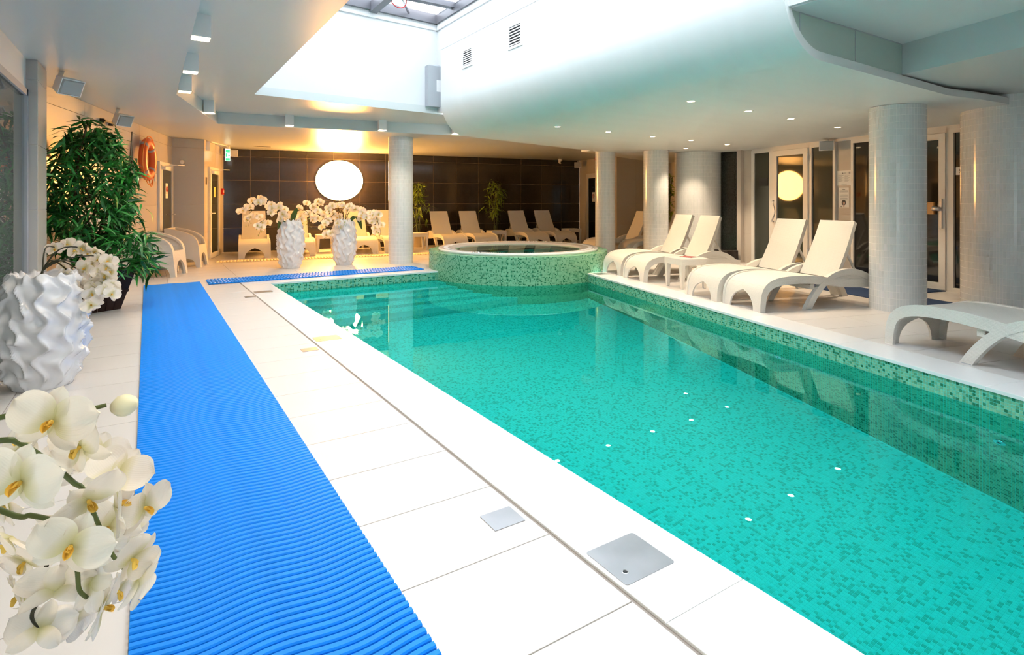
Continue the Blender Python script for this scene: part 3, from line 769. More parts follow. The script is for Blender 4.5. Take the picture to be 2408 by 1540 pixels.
# glass wall on the left
gw = empty('window_3', (0, 0, 0), kind='structure', label='large glass wall on the left reflecting the plants')
MB().box(-0.965, -0.95, -1.2, 6.84, 0.06, 2.27).build('pane', 'wall_glass', gw)
MB().box(-1.0, -0.93, -1.2, 6.88, 2.27, 2.33).build('frame', 'grey_plastic', gw)
MB().box(-1.0, -0.93, -1.2, 6.88, 0.0, 0.06).build('frame', 'grey_plastic', gw)
MB().box(-1.0, -0.93, 6.82, 6.90, 0.0, 2.33).build('frame', 'grey_plastic', gw)
MB().box(-1.1, -0.95, -1.2, 6.90, 2.33, ZL).build('wall_left_lintel', 'plaster', kind='structure', label='white strip of wall above the glass wall')
MB().box(-3.2, -3.1, -1.2, 9, 0, 2.7).build('wall_side_room', 'wall_tile', kind='structure', label='wall of the side room behind the glass')
MB().box(-3.2, -0.97, 6.95, 7.05, 0, 2.7).build('wall_side_room_end', 'wall_tile_grey', kind='structure', label='end wall of the side room behind the glass')
MB().box(-3.2, -1.0, -1.2, 7, -0.1, 0.0).build('floor_side_room', 'floor_tile', kind='structure', label='floor of the side room behind the glass')
MB().box(-3.2, -1.0, -1.2, 7, 2.62, 2.8).build('ceiling_side_room', 'plaster', kind='structure', label='ceiling of the side room behind the glass')

# ---- right-hand partition with glazed doors (local x runs from its far end towards the camera side, room on -y)
PL_ = 4.232
PO = (PT[0] + PD[0] * PL_, PT[1] + PD[1] * PL_); PANG = math.atan2(-PD[1], -PD[0])
def tx(t): return PL_ - t
def part_frame(name, label): return empty(name, (*PO, 0), PANG, kind='structure', label=label)
def fbox(o, t0, t1, z0, z1, m='white_frame', y0=-0.04, y1=0.03, name='frame'):
    a_, b_ = sorted((tx(t0), tx(t1))); return MB().box(a_, b_, y0, y1, z0, z1).build(name, m, o)
ZF = 2.33
tiled_wall('wall_right_end', PO, (PO[0] - PD[0] * 0.40, PO[1] - PD[1] * 0.40), 2.36, 0.6, ROWS, 'wall_tile', 'grout_light', -1, 'narrow tan tiled wall between black niche and glazed partition')
NA = (PT[0] + PD[0] * 1.835, PT[1] + PD[1] * 1.835); NB_ = (PT[0] + PD[0] * 1.53, PT[1] + PD[1] * 1.53)
tiled_wall('wall_right_notices', NA, NB_, 2.38, 0.6, [2.5], 'wall_tile_grey', 'grout_light', -1, 'beige strip of wall with paper notices between glass panels')
w2 = part_frame('window_4', 'glazed side panel with a dark room plate left of the door with curved handle')
fbox(w2, 3.76, 3.835, 0, ZF); fbox(w2, 3.25, 3.76, ZF - 0.06, ZF); fbox(w2, 3.25, 3.76, 0, 0.06); fbox(w2, 3.25, 3.345, 0.06, ZF - 0.06)
fbox(w2, 3.345, 3.76, 0.06, ZF - 0.06, 'smoky_glass', -0.012, 0.0, 'pane'); fbox(w2, 3.40, 3.64, 1.60, 1.76, 'black_plastic', -0.018, -0.012, 'name_plate')
w3 = part_frame('window_5', 'dark glazed panel right of the door with the curved handle')
fbox(w3, 1.835, 1.885, 0, ZF); fbox(w3, 1.885, 2.39, ZF - 0.06, ZF); fbox(w3, 1.885, 2.39, 0, 0.06); fbox(w3, 2.33, 2.39, 0.06, ZF - 0.06)
fbox(w3, 1.885, 2.33, 0.06, ZF - 0.06, 'smoky_glass', -0.012, 0.0, 'pane')
w4 = part_frame('window_6', 'dark glazed panel behind the tall column')
fbox(w4, 1.485, 1.53, 0, ZF); fbox(w4, 0.93, 1.485, ZF - 0.06, ZF); fbox(w4, 0.93, 1.485, 0, 0.06); fbox(w4, 0.87, 0.93, 0, ZF)
fbox(w4, 0.93, 1.485, 0.06, ZF - 0.06, 'dark_glass', -0.012, 0.0, 'pane')
w5 = part_frame('window_7', 'narrow dark glazed panel next to the thick column')
fbox(w5, -0.10, -0.03, 0, ZF); fbox(w5, -0.60, -0.10, ZF - 0.06, ZF); fbox(w5, -0.60, -0.10, 0, 0.06)
fbox(w5, -0.60, -0.10, 0.06, ZF - 0.06, 'dark_glass', -0.012, 0.0, 'pane')
def glazed_leaf(o, t0, t1, z1, stile, glass):
    fbox(o, t0, t0 + stile, 0.012, z1, 'white_frame', -0.06, -0.01, 'stile')
    fbox(o, t1 - stile, t1, 0.012, z1, 'white_frame', -0.06, -0.01, 'stile')
    fbox(o, t0 + stile, t1 - stile, 0.012, 0.012 + stile * 1.1, 'white_frame', -0.06, -0.01, 'rail')
    fbox(o, t0 + stile, t1 - stile, z1 - stile, z1, 'white_frame', -0.06, -0.01, 'rail')
    return fbox(o, t0 + stile, t1 - stile, 0.012 + stile * 1.1, z1 - stile, glass, -0.036, -0.026, 'pane')
d4 = part_frame('door_4', 'white framed glass door with a curved steel handle reflecting the lamp')
fbox(d4, 2.39, 3.25, ZF - 0.05, ZF); fbox(d4, 2.385, 2.399, 0, ZF); fbox(d4, 3.241, 3.255, 0, ZF); glazed_leaf(d4, 2.40, 3.24, ZF - 0.055, 0.105, 'mirror_glass')
hp = [(tx(3.21), -0.06, 1.30), (tx(3.20), -0.10, 1.285), (tx(3.16), -0.115, 1.20), (tx(3.125), -0.12, 1.12), (tx(3.125), -0.12, 1.05), (tx(3.16), -0.115, 0.97), (tx(3.21), -0.10, 0.90), (tx(3.21), -0.06, 0.89)]
MB().tube(spline(hp, 30), 0.014, 10).build('handle', 'steel', d4, smooth=True)
for z in (2.05, 0.3): MB().lathe([(0.014, z), (0.014, z + 0.12)], 12, c=(tx(2.395), -0.065)).build('hinge', 'white_plastic', d4)
d5 = part_frame('door_5', 'white framed dark glass door with bar handle and wooden plate')
fbox(d5, -0.03, 0.87, ZF - 0.05, ZF); fbox(d5, -0.035, -0.001, 0, ZF); fbox(d5, 0.861, 0.875, 0, ZF); glazed_leaf(d5, 0.0, 0.86, ZF - 0.055, 0.09, 'dark_glass')
MB().cbox(tx(0.045) - 0.014, tx(0.045) + 0.014, -0.085, -0.06, 0.90, 1.33).build('handle_plate', 'steel', d5)
MB().tube([(tx(0.045), -0.08, 1.17), (tx(0.05), -0.11, 1.18), (tx(0.13), -0.12, 1.19)], [0.014, 0.030, 0.038], 10).build('handle', 'steel', d5, smooth=True)
MB().cbox(tx(0.345), tx(0.15), -0.075, -0.036, 1.10, 1.28).build('wooden_plate', 'wood_light', d5)
MB().box(tx(3.835), tx(-0.7), -0.02, 0.12, ZF, 2.50).build('header', 'white_frame', part_frame('wall_right_header', 'pale strip above the glazed doors'))
MB().box(tx(3.835), tx(-0.7), 0.35, 0.4, 0.0, 2.5).build('wall_panel', 'black_plastic', part_frame('wall_sauna', 'dark room wall behind the glazed doors'))
MB().box(tx(3.9), tx(-0.75), -0.06, 0.45, -0.12, -0.004).build('floor_panel', 'grout', part_frame('floor_sauna', 'floor strip under the glazed partition'))
# black mosaic niche
nw = empty('wall_niche', (0, 0, 0), kind='structure', label='black glass mosaic niche beside the broad white column')
n0, n1 = (10.55, 8.45), (10.70, 7.69)
L = math.hypot(n1[0] - n0[0], n1[1] - n0[1]); ex = ((n1[0] - n0[0]) / L, (n1[1] - n0[1]) / L); en = (ex[1], -ex[0])
MB().prism([n0, n1, (n1[0] - en[0] * 0.1, n1[1] - en[1] * 0.1), (n0[0] - en[0] * 0.1, n0[1] - en[1] * 0.1)], 0, 2.38).build('backing', 'black_plastic', nw)
mosaic('niche_mosaic', lambda u, v, h: (n0[0] + ex[0] * u + en[0] * (h + 0.0004), n0[1] + ex[1] * u + en[1] * (h + 0.0004), v), 0, 0, int(L / 0.025), int(2.38 / 0.025), 0.025, 0.025, 0.002, 0.0012, 'mosaic_black', nw)
MB().cbox(-0.2, 0.2, -0.14, 0.14, 0, 0.26, 0.01).build('plinth_block', 'dark_tile', None, loc=(PO[0] - 0.30, PO[1] + 0.10, 0), rz=PANG, label='low dark block on the floor at the black niche', cat='block')
MB().box(11.6, 11.7, 7.6, 9.3, 0, 2.5).build('wall_gap', 'wall_tile', kind='structure', label='wall behind the broad column')

# ---- doors in tiled walls (room on -y)
def wall_frame(name, p, q, label):
    return empty(name, (*p, 0), math.atan2(q[1] - p[1], q[0] - p[0]), kind='structure', label=label)
def tiled_door(name, p, q, x0, x1, zt, glass, label, lever=1, closer=True):
    d = wall_frame(name, p, q, label)
    f = lambda a_, b_, z0, z1, m='white_frame', y0=-0.045, y1=0.0, n_='frame': MB().box(a_, b_, y0, y1, z0, z1).build(n_, m, d)
    f(x0, x0 + 0.06, 0, zt); f(x1 - 0.06, x1, 0, zt); f(x0 + 0.06, x1 - 0.06, zt - 0.06, zt)
    a_, b_ = x0 + 0.065, x1 - 0.065; st = 0.085
    for s0, s1, z0, z1 in ((a_, a_ + st, 0.01, zt - 0.065), (b_ - st, b_, 0.01, zt - 0.065)): f(s0, s1, z0, z1, 'white_frame', -0.055, -0.012, 'stile')
    f(a_ + st, b_ - st, 0.01, 0.12, 'white_frame', -0.055, -0.012, 'rail'); f(a_ + st, b_ - st, zt - 0.065 - st, zt - 0.065, 'white_frame', -0.055, -0.012, 'rail')
    f(a_ + st, b_ - st, 0.12, zt - 0.065 - st, glass, -0.038, -0.03, 'pane')
    hx = (b_ - 0.04) if lever > 0 else (a_ + 0.04)
    MB().tube([(hx, -0.055, 1.02), (hx, -0.10, 1.02), (hx - 0.02 * lever, -0.105, 1.02), (hx - 0.13 * lever, -0.105, 1.02)], 0.011, 8).build('handle', 'white_plastic', d, smooth=True)
    if closer:
        c = MB().cbox(a_ + 0.05, a_ + 0.30, -0.115, -0.055, zt - 0.15, zt - 0.09).build('door_closer', 'white_plastic', d)
        MB().tube([(a_ + 0.12, -0.085, zt - 0.085), (a_ + 0.14, -0.30, zt - 0.06), (a_ + 0.42, -0.36, zt - 0.05)], 0.009, 6).build('closer_arm', 'white_plastic', c)
    return d
dr1 = tiled_door('door_1', WL0, WL1, 4.72, 5.76, 2.06, 'smoky_glass', 'white framed glass door with a prohibition sign behind the armchairs')
dr2 = tiled_door('door_2', WD0, WD1, 0.36, 1.46, 2.06, 'smoky_glass', 'white framed glass door with a yellow notice next to the dark wall', lever=-1)
dr3 = tiled_door('door_3', FW1, RW1, 0.55, 1.75, 2.16, 'dark_glass', 'dark glass door with a prohibition sign right of the dark wall', closer=False)

# ================================================================== FURNITURE
# ---- sun lounger (local x: foot -> head, y: across, origin on the floor under the foot end)
LW = 0.335
TOP = [(0.0, 0.0), (0.004, 0.10), (0.020, 0.20), (0.062, 0.285), (0.135, 0.343), (0.235, 0.378), (0.38, 0.396), (0.55, 0.400), (0.72, 0.393), (0.90, 0.376), (1.08, 0.352), (1.26, 0.333), (1.45, 0.322), (1.64, 0.318)]
def resample(path, n): return [(p[0], p[1]) for p in spline([(a_, b_, 0) for a_, b_ in path], n)]
def make_lounger(back_deg=65.0):
    o = empty('sun_lounger', (0, 0, 0))
    path = resample(TOP, 46)
    # seat shell: the foot end has an arch cut out of it
    nh = 9; rows = []; W = LW - 0.012
    AH, AW = 0.215, 0.205
    for x, z in path:
        a_ = AW * math.sqrt(max(0.0, 1 - (z / AH) ** 2)) if z < AH and x < 0.1 else 0.0
        rows.append([(x, -W + (W - a_) * k / nh, z) for k in range(nh + 1)] + [(x, a_ + (W - a_) * k / nh, z) for k in range(nh + 1)])
    m = 2 * (nh + 1); mb = MB(); th = 0.022
    inner_rows = []
    for i, r in enumerate(rows):
        p, q = path[max(i - 1, 0)], path[min(i + 1, len(path) - 1)]
        dx, dz = q[0] - p[0], q[1] - p[1]; L = math.hypot(dx, dz)
        inner_rows.append([(x + dz / L * th, y, z - dx / L * th) for x, y, z in r])
    nr = len(rows); mb.v = [p for r in rows for p in r] + [p for r in inner_rows for p in r]; off = nr * m
    for i in range(nr - 1):
        open_ = rows[i][nh][1] < -1e-4 or rows[i + 1][nh][1] < -1e-4
        for k in range(m - 1):
            if k == nh: continue
            q = (i * m + k, i * m + k + 1, (i + 1) * m + k + 1, (i + 1) * m + k)
            mb.f += [q[::-1], tuple(off + t for t in q)]
        if open_:
            for k in (nh, nh + 1):
                a_, b_ = i * m + k, (i + 1) * m + k; f = (a_, b_, off + b_, off + a_); mb.f.append(f if k == nh else f[::-1])
    mb.build('seat', 'rattan', o, uv=True, auto=50)
    # side rails
    rail = resample([(-0.010, 0.0), (-0.006, 0.10), (0.010, 0.205), (0.055, 0.294), (0.132, 0.354), (0.235, 0.389), (0.38, 0.407), (0.55, 0.411), (0.72, 0.404), (0.90, 0.386), (1.08, 0.361), (1.26, 0.341), (1.45, 0.330), (1.66, 0.326), (1.84, 0.300)], 44)
    ths = [0.075 + 0.022 * min(1, i / 14) for i in range(44)]
    for s in (-1, 1):
        y0, y1 = sorted((s * LW, s * (LW - 0.034))); MB().band_xz(rail, ths, y0, y1).build('side_rail', 'rattan', o, uv=True, auto=40)
    # arched arms that are also the rear legs
    outer = resample([(0.64, 0.0), (0.705, 0.105), (0.80, 0.225), (0.93, 0.345), (1.10, 0.430), (1.29, 0.466), (1.47, 0.450), (1.64, 0.385), (1.79, 0.275), (1.91, 0.135), (1.985, 0.0)], 40)
    for s in (-1, 1):
        y0, y1 = sorted((s * (LW + 0.004), s * (LW - 0.050)))
        arm = MB().band_xz(outer, [0.085 - 0.012 * math.sin(math.pi * i / 39) for i in range(40)], y0, y1).build('arm', 'rattan', o, uv=True, auto=40)
        # web between arm and rail
        top = [(p[0], p[1] - 0.06) for p in outer[13:31]]; bot = [(x, 0.27 + 0.02 * math.sin((x - 1.0) * 3)) for x, z in top][::-1]
        yy = sorted((s * (LW - 0.012), s * (LW - 0.032)))
        MB().extrude_xz(top + bot, *yy).build('arm_web', 'rattan', arm, uv=True)
    # backrest
    A = math.radians(back_deg); hx, hz = 1.16, 0.352; Lb = 0.765
    br = MB(); rows2 = []
    for i in range(13):
        t = i / 12; w = (LW - 0.055) - 0.018 * t
        bow = 0.016 * math.sin(math.pi * t)
        cx, cz = hx + math.cos(A) * Lb * t + math.sin(A) * bow, hz + math.sin(A) * Lb * t - math.cos(A) * bow
        tk = 0.062; bx, bz = math.sin(A) * tk, -math.cos(A) * tk
        rows2.append([(cx, -w, cz), (cx, w, cz), (cx + bx, w - 0.012, cz + bz), (cx + bx, -w + 0.012, cz + bz)])
    for r in rows2: br.v += r
    for i in range(12):
        for k in range(4):
            j = (k + 1) % 4; br.f.append((4 * i + k, 4 * (i + 1) + k, 4 * (i + 1) + j, 4 * i + j))
    br.f += [(0, 1, 2, 3), (51, 50, 49, 48)]
    bo = br.build('backrest', 'rattan', o, uv=True)
    # props behind the backrest and cross bars
    for s in (-1, 1):
        MB().tube([(hx + math.cos(A) * 0.40 + 0.055, s * 0.20, hz + math.sin(A) * 0.40), (1.62, s * 0.20, 0.315)], 0.016, 6).build('prop', 'rattan', bo, uv=True)
    for x in (0.78, 1.62):
        MB().cbox(x - 0.03, x + 0.03, -LW + 0.03, LW - 0.03, 0.235, 0.30, 0.008).build('cross_bar', 'rattan', o, uv=True)
    for s in (-1, 1):
        for x0 in (0.655, 1.885):
            MB().box(x0, x0 + 0.075, s * LW - 0.027 - 0.022 * s, s * LW + 0.027 - 0.022 * s, 0.0, 0.006).build('foot_pad', 'grey_plastic', o)
    return o
proto = make_lounger(65); proto_low = make_lounger(58)
used = {}
def lounger(x, y, ang, label, group, low=False, dz=0):
    src = proto_low if low else proto
    o = src if id(src) not in used else copy_tree(src)
    used[id(src)] = 1
    o.location = (x, y, 0); o.rotation_euler = (0, 0, ang)
    return tag(o, label, 'sun lounger', group)
def at_uv(u, v): return UV(u, v)
GD, GF = 'sunbeds along the pool edge', 'sunbeds along the dark wall'
lounger(*at_uv(4.725, 5.765), RU, 'white rattan sunbed nearest the tall column, in front of the glass doors', GD)
lounger(*at_uv(4.68, 6.485), RU, 'white rattan sunbed between the side table with magazine and another sunbed', GD)
lounger(*at_uv(4.71, 8.34), RU, 'white rattan sunbed directly behind the side table with the magazine', GD)
lounger(*at_uv(4.73, 9.135), RU, 'white rattan sunbed closest to the hot tub on the pool edge', GD)
lounger(*UV(5.15, 3.94), math.atan2(-VY, -VX), 'flat white rattan sunbed at the right edge, lying parallel to the pool', GD)
lounger(8.85, 10.50, RU, 'sunbed in the alcove partly hidden by the slim column behind the tub', 'sunbeds in the alcove')
lounger(9.22, 9.62, RU, 'sunbed in the alcove partly hidden by the white column with warm glints', 'sunbeds in the alcove')
FN = math.atan2(0.9912, 0.1325)
for x, y, lb, low in ((2.05, 13.994, 'leftmost sunbed in front of the dark wall, behind drooping orchids', False),
                      (3.019, 13.865, 'sunbed at the dark wall hidden behind the taller left white vase', False),
                      (4.473, 13.67, 'sunbed at the dark wall behind the right white vase', False),
                      (5.299, 13.56, 'sunbed at the dark wall cut off by the tiled column', False),
                      (6.83, 13.355, 'first sunbed right of the tiled column at the dark wall', True),
                      (7.703, 13.239, 'sunbed at the dark wall left of the middle bamboo plant', True),
                      (9.261, 13.03, 'sunbed at the dark wall right of the middle bamboo plant', True),
                      (10.146, 12.912, 'last sunbed at the dark wall, beside the end table', True)):
    lounger(x, y, FN, lb, GF, low)

# ---- side tables
def make_table():
    o = empty('side_table', (0, 0, 0)); h = 0.45; w = 0.225
    MB().cbox(-w, w, -w, w, h - 0.10, h, 0.010).build('table_top', 'rattan', o, uv=True)
    for sx in (-1, 1):
        for sy in (-1, 1):
            a_, b_ = 0.034, 0.020; cx, cy = sx * (w - 0.036), sy * (w - 0.036)
            vs = [(cx + p * b_, cy + q * b_, 0.006) for p, q in ((-1, -1), (1, -1), (1, 1), (-1, 1))] + [(cx + p * a_, cy + q * a_, h - 0.10) for p, q in ((-1, -1), (1, -1), (1, 1), (-1, 1))]
            lg = MB().add(vs, [(3, 2, 1, 0), (4, 5, 6, 7), (0, 1, 5, 4), (1, 2, 6, 5), (2, 3, 7, 6), (3, 0, 4, 7)]).build('leg', 'rattan', o, uv=True)
            MB().box(cx - 0.016, cx + 0.016, cy - 0.016, cy + 0.016, 0, 0.007).build('foot_cap', 'grey_plastic', lg)
    return o
tb = make_table(); first = True
for (x, y), ang, lb in ((UV(5.08, 7.42), RU, 'white rattan side table with a magazine beside the pool'),
                        ((3.80, 14.72), FN, 'side table at the dark wall between the two white vases'),
                        ((6.08, 14.15), FN, 'side table just right of the tiled column, holding a bamboo pot behind it'),
                        ((8.45, 14.02), FN, 'side table in front of the middle bamboo plant'),
                        ((10.95, 13.72), FN, 'side table at the right end of the dark wall'),
                        ((0.33, 12.38), math.atan2(0.967, 0.244), 'small table between the two tub armchairs')):
    t = tb if first else copy_tree(tb); first = False
    t.location = (x, y, 0); t.rotation_euler = (0, 0, ang); tag(t, lb, 'side table', 'rattan side tables')
mg = empty('magazine', (*UV(5.12, 7.40), 0.45), RU + 0.5, 'open magazine lying on the white rattan table', 'magazine')
MB().grid([[(x, y, 0.004 + 0.007 * math.sin(abs(x) * 26)) for x in np.linspace(-0.15, 0.15, 11)] for y in (-0.105, 0.105)]).build('pages', 'magazine_red', mg, smooth=True)
MB().box(-0.15, 0.15, -0.107, 0.107, 0, 0.004).build('cover', 'paper', mg)
tray = empty('condiment_tray', (0.33, 12.40, 0.45), 0.3, 'small golden tray with glasses between the armchairs', 'tray')
MB().lathe([(0.0, 0.0), (0.13, 0.0), (0.145, 0.02), (0.135, 0.018), (0.12, 0.008), (0, 0.008)], 24, cap=False).build('plate', 'gold', tray, smooth=True)
for k, (x, y) in enumerate(((-0.05, 0.02), (0.05, 0.05), (0.03, -0.06))):
    MB().lathe([(0, 0.01), (0.022, 0.01), (0.026, 0.085), (0.022, 0.085), (0.019, 0.018), (0, 0.018)], 16, cap=False, c=(x, y)).build('glass', 'gold' if k == 1 else 'acrylic_white', tray, smooth=True)

# ---- tub armchairs (local x: back -> front)
def make_armchair():
    o = empty('tub_armchair', (0, 0, 0)); D, W = 0.80, 0.64
    topl = resample([(0.0, 0.765), (0.16, 0.748), (0.34, 0.712), (0.50, 0.665), (0.62, 0.605), (0.70, 0.525), (0.735, 0.43)], 24)
    side = topl + [(0.755, 0.25), (0.79, 0.0), (0.69, 0.0)] + [(0.69 - 0.03 * k / 6 - 0.09 * (1 - math.cos(math.pi / 2 * k / 6)), 0.16 * math.sin(math.pi / 2 * k / 6)) for k in range(1, 7)] + [(0.35, 0.215), (0.18, 0.19), (0.10, 0.12), (0.075, 0.0), (-0.02, 0.0), (-0.005, 0.3)]
    for s in (-1, 1):
        y0, y1 = sorted((s * W / 2, s * (W / 2 - 0.05)))
        MB().extrude_xz(side, y0, y1).build('side_panel', 'rattan', o, uv=True, auto=35)
        y0, y1 = sorted((s * (W / 2 + 0.006), s * (W / 2 - 0.085)))
        MB().band_xz(topl, 0.035, y0, y1).build('arm_cap', 'rattan', o, uv=True, auto=35)
    rows = []
    for z in np.linspace(0.18, 0.765, 8): rows.append([(0.0 + 0.015 * (0.765 - z) * -1 + (0.0), y, z) for y in np.linspace(-W / 2 + 0.03, W / 2 - 0.03, 9)])
    MB().box(0.0, 0.06, -W / 2 + 0.045, W / 2 - 0.045, 0.17, 0.765).build('backrest', 'rattan', o, uv=True)
    MB().cbox(0.05, 0.735, -W / 2 + 0.045, W / 2 - 0.045, 0.34, 0.425, 0.02).build('seat', 'rattan', o, uv=True)
    # front panel with an arch
    yy = W / 2 - 0.002; arch = [(0.235 * math.cos(a_), 0.27 * math.sin(a_)) for a_ in np.linspace(0, math.pi, 19)]
    out = [(yy, 0.0)] + [(yy, 0.43), (-yy, 0.43)] + [(-yy, 0.0)]
    fp = MB(); n_ = len(arch)
    tops = [(yy - 2 * yy * k / (n_ - 1), 0.43) for k in range(n_)]
    fx = lambda z: 0.735 + 0.055 * (1 - z / 0.43)
    f0 = [(fx(z), y, z) for y, z in arch] + [(fx(z), y, z) for y, z in tops] + [(fx(0), yy, 0), (fx(0), -yy, 0)]
    N = len(f0); fp.v = f0 + [(x - 0.05, y, z) for x, y, z in f0]
    for k in range(n_ - 1):
        q = (k, k + 1, n_ + k + 1, n_ + k); fp.f += [q[::-1], tuple(N + t for t in q), (k, N + k, N + k + 1, k + 1)]
    for tri in ((0, n_, 2 * n_), (n_ - 1, 2 * n_ + 1, 2 * n_ - 1)): fp.f += [tri[::-1], tuple(N + t for t in tri)]
    fp.build('front_panel', 'rattan', o, uv=True, auto=35)
    for c in o.children: c.data.transform(Matrix.Diagonal((0.80, 1, 1, 1)))
    return o
ac = make_armchair()
ca = math.atan2(-0.33, 0.944)
ac.location = (-0.085, 11.735, 0); ac.rotation_euler = (0, 0, ca)
tag(ac, 'white rattan tub armchair nearest the potted tree', 'armchair', 'rattan tub armchairs')
ac2 = copy_tree(ac); ac2.location = (0.365, 13.10, 0); ac2.rotation_euler = (0, 0, ca + 0.05)
tag(ac2, 'white rattan tub armchair by the door with the prohibition sign', 'armchair', 'rattan tub armchairs')

# ================================================================== MATS AND COVERS
def wavy_rib(length, waves, amp, width, h, seg=36, phase=0.0):
    """one rubber slat running along x, snaking in y, rounded on top"""
    mb = MB(); prof = [(-0.5, 0.0), (-0.5, 0.62), (-0.34, 1.0), (0.34, 1.0), (0.5, 0.62), (0.5, 0.0)]
    for i in range(seg + 1):
        x = length * i / seg; y = amp * math.sin(2 * math.pi * waves * i / seg + phase)
        mb.v += [(x, y + a_ * width, b_ * h) for a_, b_ in prof]
    m = len(prof)
    for i in range(seg):
        for k in range(m - 1): mb.f.append((i * m + k, i * m + k + 1, (i + 1) * m + k + 1, (i + 1) * m + k))
    mb.f += [tuple(range(m)), tuple(seg * m + k for k in range(m))[::-1]]
    return mb
mat1 = empty('pool_mat', (-0.045, 0.0, 0), math.radians(0.0), 'long bright blue slatted rubber mat running beside the pool', 'mat')
me = wavy_rib(0.748, 1.9, 0.011, 0.0255, 0.013, phase=2.2).mesh('mat_slat', False); me.materials.append(M['blue_rubber'])
y = 1.0; k = 0
while y < 10.30:
    s_ = link('slat', me, mat1, loc=(0, y, 0.0045)); y += 0.0335; k += 1
for x in np.linspace(0.03, 0.70, 9):
    MB().box(x, x + 0.012, 0.99, 10.31, 0.0, 0.0085).build('runner', 'blue_rubber', mat1)
mat2 = empty('pool_mat', (0.80, 9.92, 0.004), 0.0, 'shorter blue rubber duckboard mat across the far pool end', 'mat')
me = wavy_rib(0.58, 3.0, 0.014, 0.036, 0.014, seg=30).mesh('mat_slat', False); me.materials.append(M['blue_rubber'])
x = 0.03
while x < 3.58:
    s_ = link('slat', me, mat2, loc=(x, 0.0, 0.004), rz=math.pi / 2); x += 0.052
for yy in np.linspace(0.03, 0.54, 6): MB().box(0.0, 3.6, yy, yy + 0.02, 0, 0.010).build('runner', 'blue_rubber', mat2)
gm = empty('drain_mat', (1.22, 13.30, 0), math.atan2(-0.1325, 0.9912), 'narrow cream slatted mat lying in front of the far sunbeds', 'mat')
me = wavy_rib(0.40, 2.0, 0.010, 0.04, 0.014, seg=16).mesh('mat_slat', False); me.materials.append(M['cream_rubber'])
x = 0.0
while x < 9.5: link('slat', me, gm, loc=(x, 0.0, 0.004), rz=math.pi / 2); x += 0.066
for yy in (0.05, 0.2, 0.35): MB().box(-0.02, 9.5, yy, yy + 0.02, 0, 0.008).build('runner', 'cream_rubber', gm)
def navy(name, u0, u1, v0, v1, label):
    o = empty(name, (*UV((u0 + u1) / 2, (v0 + v1) / 2), 0), RU, label, 'mat', 'navy mats at the glass doors')
    w, l_ = (u1 - u0) / 2, (v1 - v0) / 2
    mb = MB().cbox(-w, w, -l_, l_, 0, 0.012, 0.004); mb.build('pile', 'navy_mat', o)
    n_ = int(l_ * 2 / 0.05)
    ed = MB()
    for s in (-1, 1):
        ed.cbox(s * w - 0.012, s * w + 0.012, -l_, l_, 0, 0.009, 0.003)
    ed.build('edging', 'navy_mat', o)
navy('floor_mat', 6.83, 7.50, 5.12, 7.6, 'navy blue mat passing behind the tall tiled column')
navy('floor_mat', 7.80, 8.36, 5.92, 7.9, 'navy blue mat lying right at the glass doors')
navy('floor_mat', 6.95, 7.55, 7.9, 9.6, 'navy blue mat in front of the black niche')
# steel access covers
def cover(x0, x1, y0, y1, label, hole=False, z=0.0, round_=0.012):
    o = empty('access_cover', ((x0 + x1) / 2, (y0 + y1) / 2, z), 0, label, 'cover', 'steel covers let into the deck')
    w, l_ = (x1 - x0) / 2, (y1 - y0) / 2; pts = []
    for cx, cy, a0 in ((w - round_, l_ - round_, 0), (-w + round_, l_ - round_, 90), (-w + round_, -l_ + round_, 180), (w - round_, -l_ + round_, 270)):
        for k in range(5): a_ = math.radians(a0 + k * 22.5); pts.append((cx + round_ * math.cos(a_), cy + round_ * math.sin(a_)))
    MB().prism(pts, -0.004, 0.0025).build('plate', 'steel_plate', o)
    if hole:
        MB().lathe([(0.0085, 0.0025), (0.0085, 0.0032), (0, 0.0032)], 20, cap=False, c=(-w + 0.045, -l_ + 0.055)).build('finger_hole', 'black_plastic', o)
        MB().lathe([(0.0085, 0.0034), (0.0115, 0.0030), (0.0118, 0.0024)], 20, cap=False, c=(-w + 0.045, -l_ + 0.055)).build('hole_ring', 'steel', o)
    return o
cover(1.358, 1.595, 1.405, 1.62, 'large square steel cover with a finger hole on the near coping', True, 0.004)
cover(1.152, 1.295, 1.921, 2.045, 'small plain steel cover in the near floor tiles', z=0.001, round_=0.003)
cover(1.312, 1.545, 5.37, 5.56, 'steel cover with a hole on the coping reflecting the lamp', True, 0.004)
cover(1.127, 1.262, 5.085, 5.195, 'small steel cover in the tiles halfway along the pool', z=0.001, round_=0.003)
cover(1.275, 1.508, 8.65, 8.83, 'steel cover on the coping at the far pool corner', True, 0.004)
cover(1.104, 1.240, 8.34, 8.455, 'small steel cover in the tiles near the far pool corner', z=0.001, round_=0.003)
rc = cover(-0.115, 0.115, -0.10, 0.10, 'steel cover on the coping next to the hot tub', False, 0.004); rc.location = (*UV(4.53, 9.17), 0.004); rc.rotation_euler = (0, 0, RU)
# stone inlay between vases and far mat

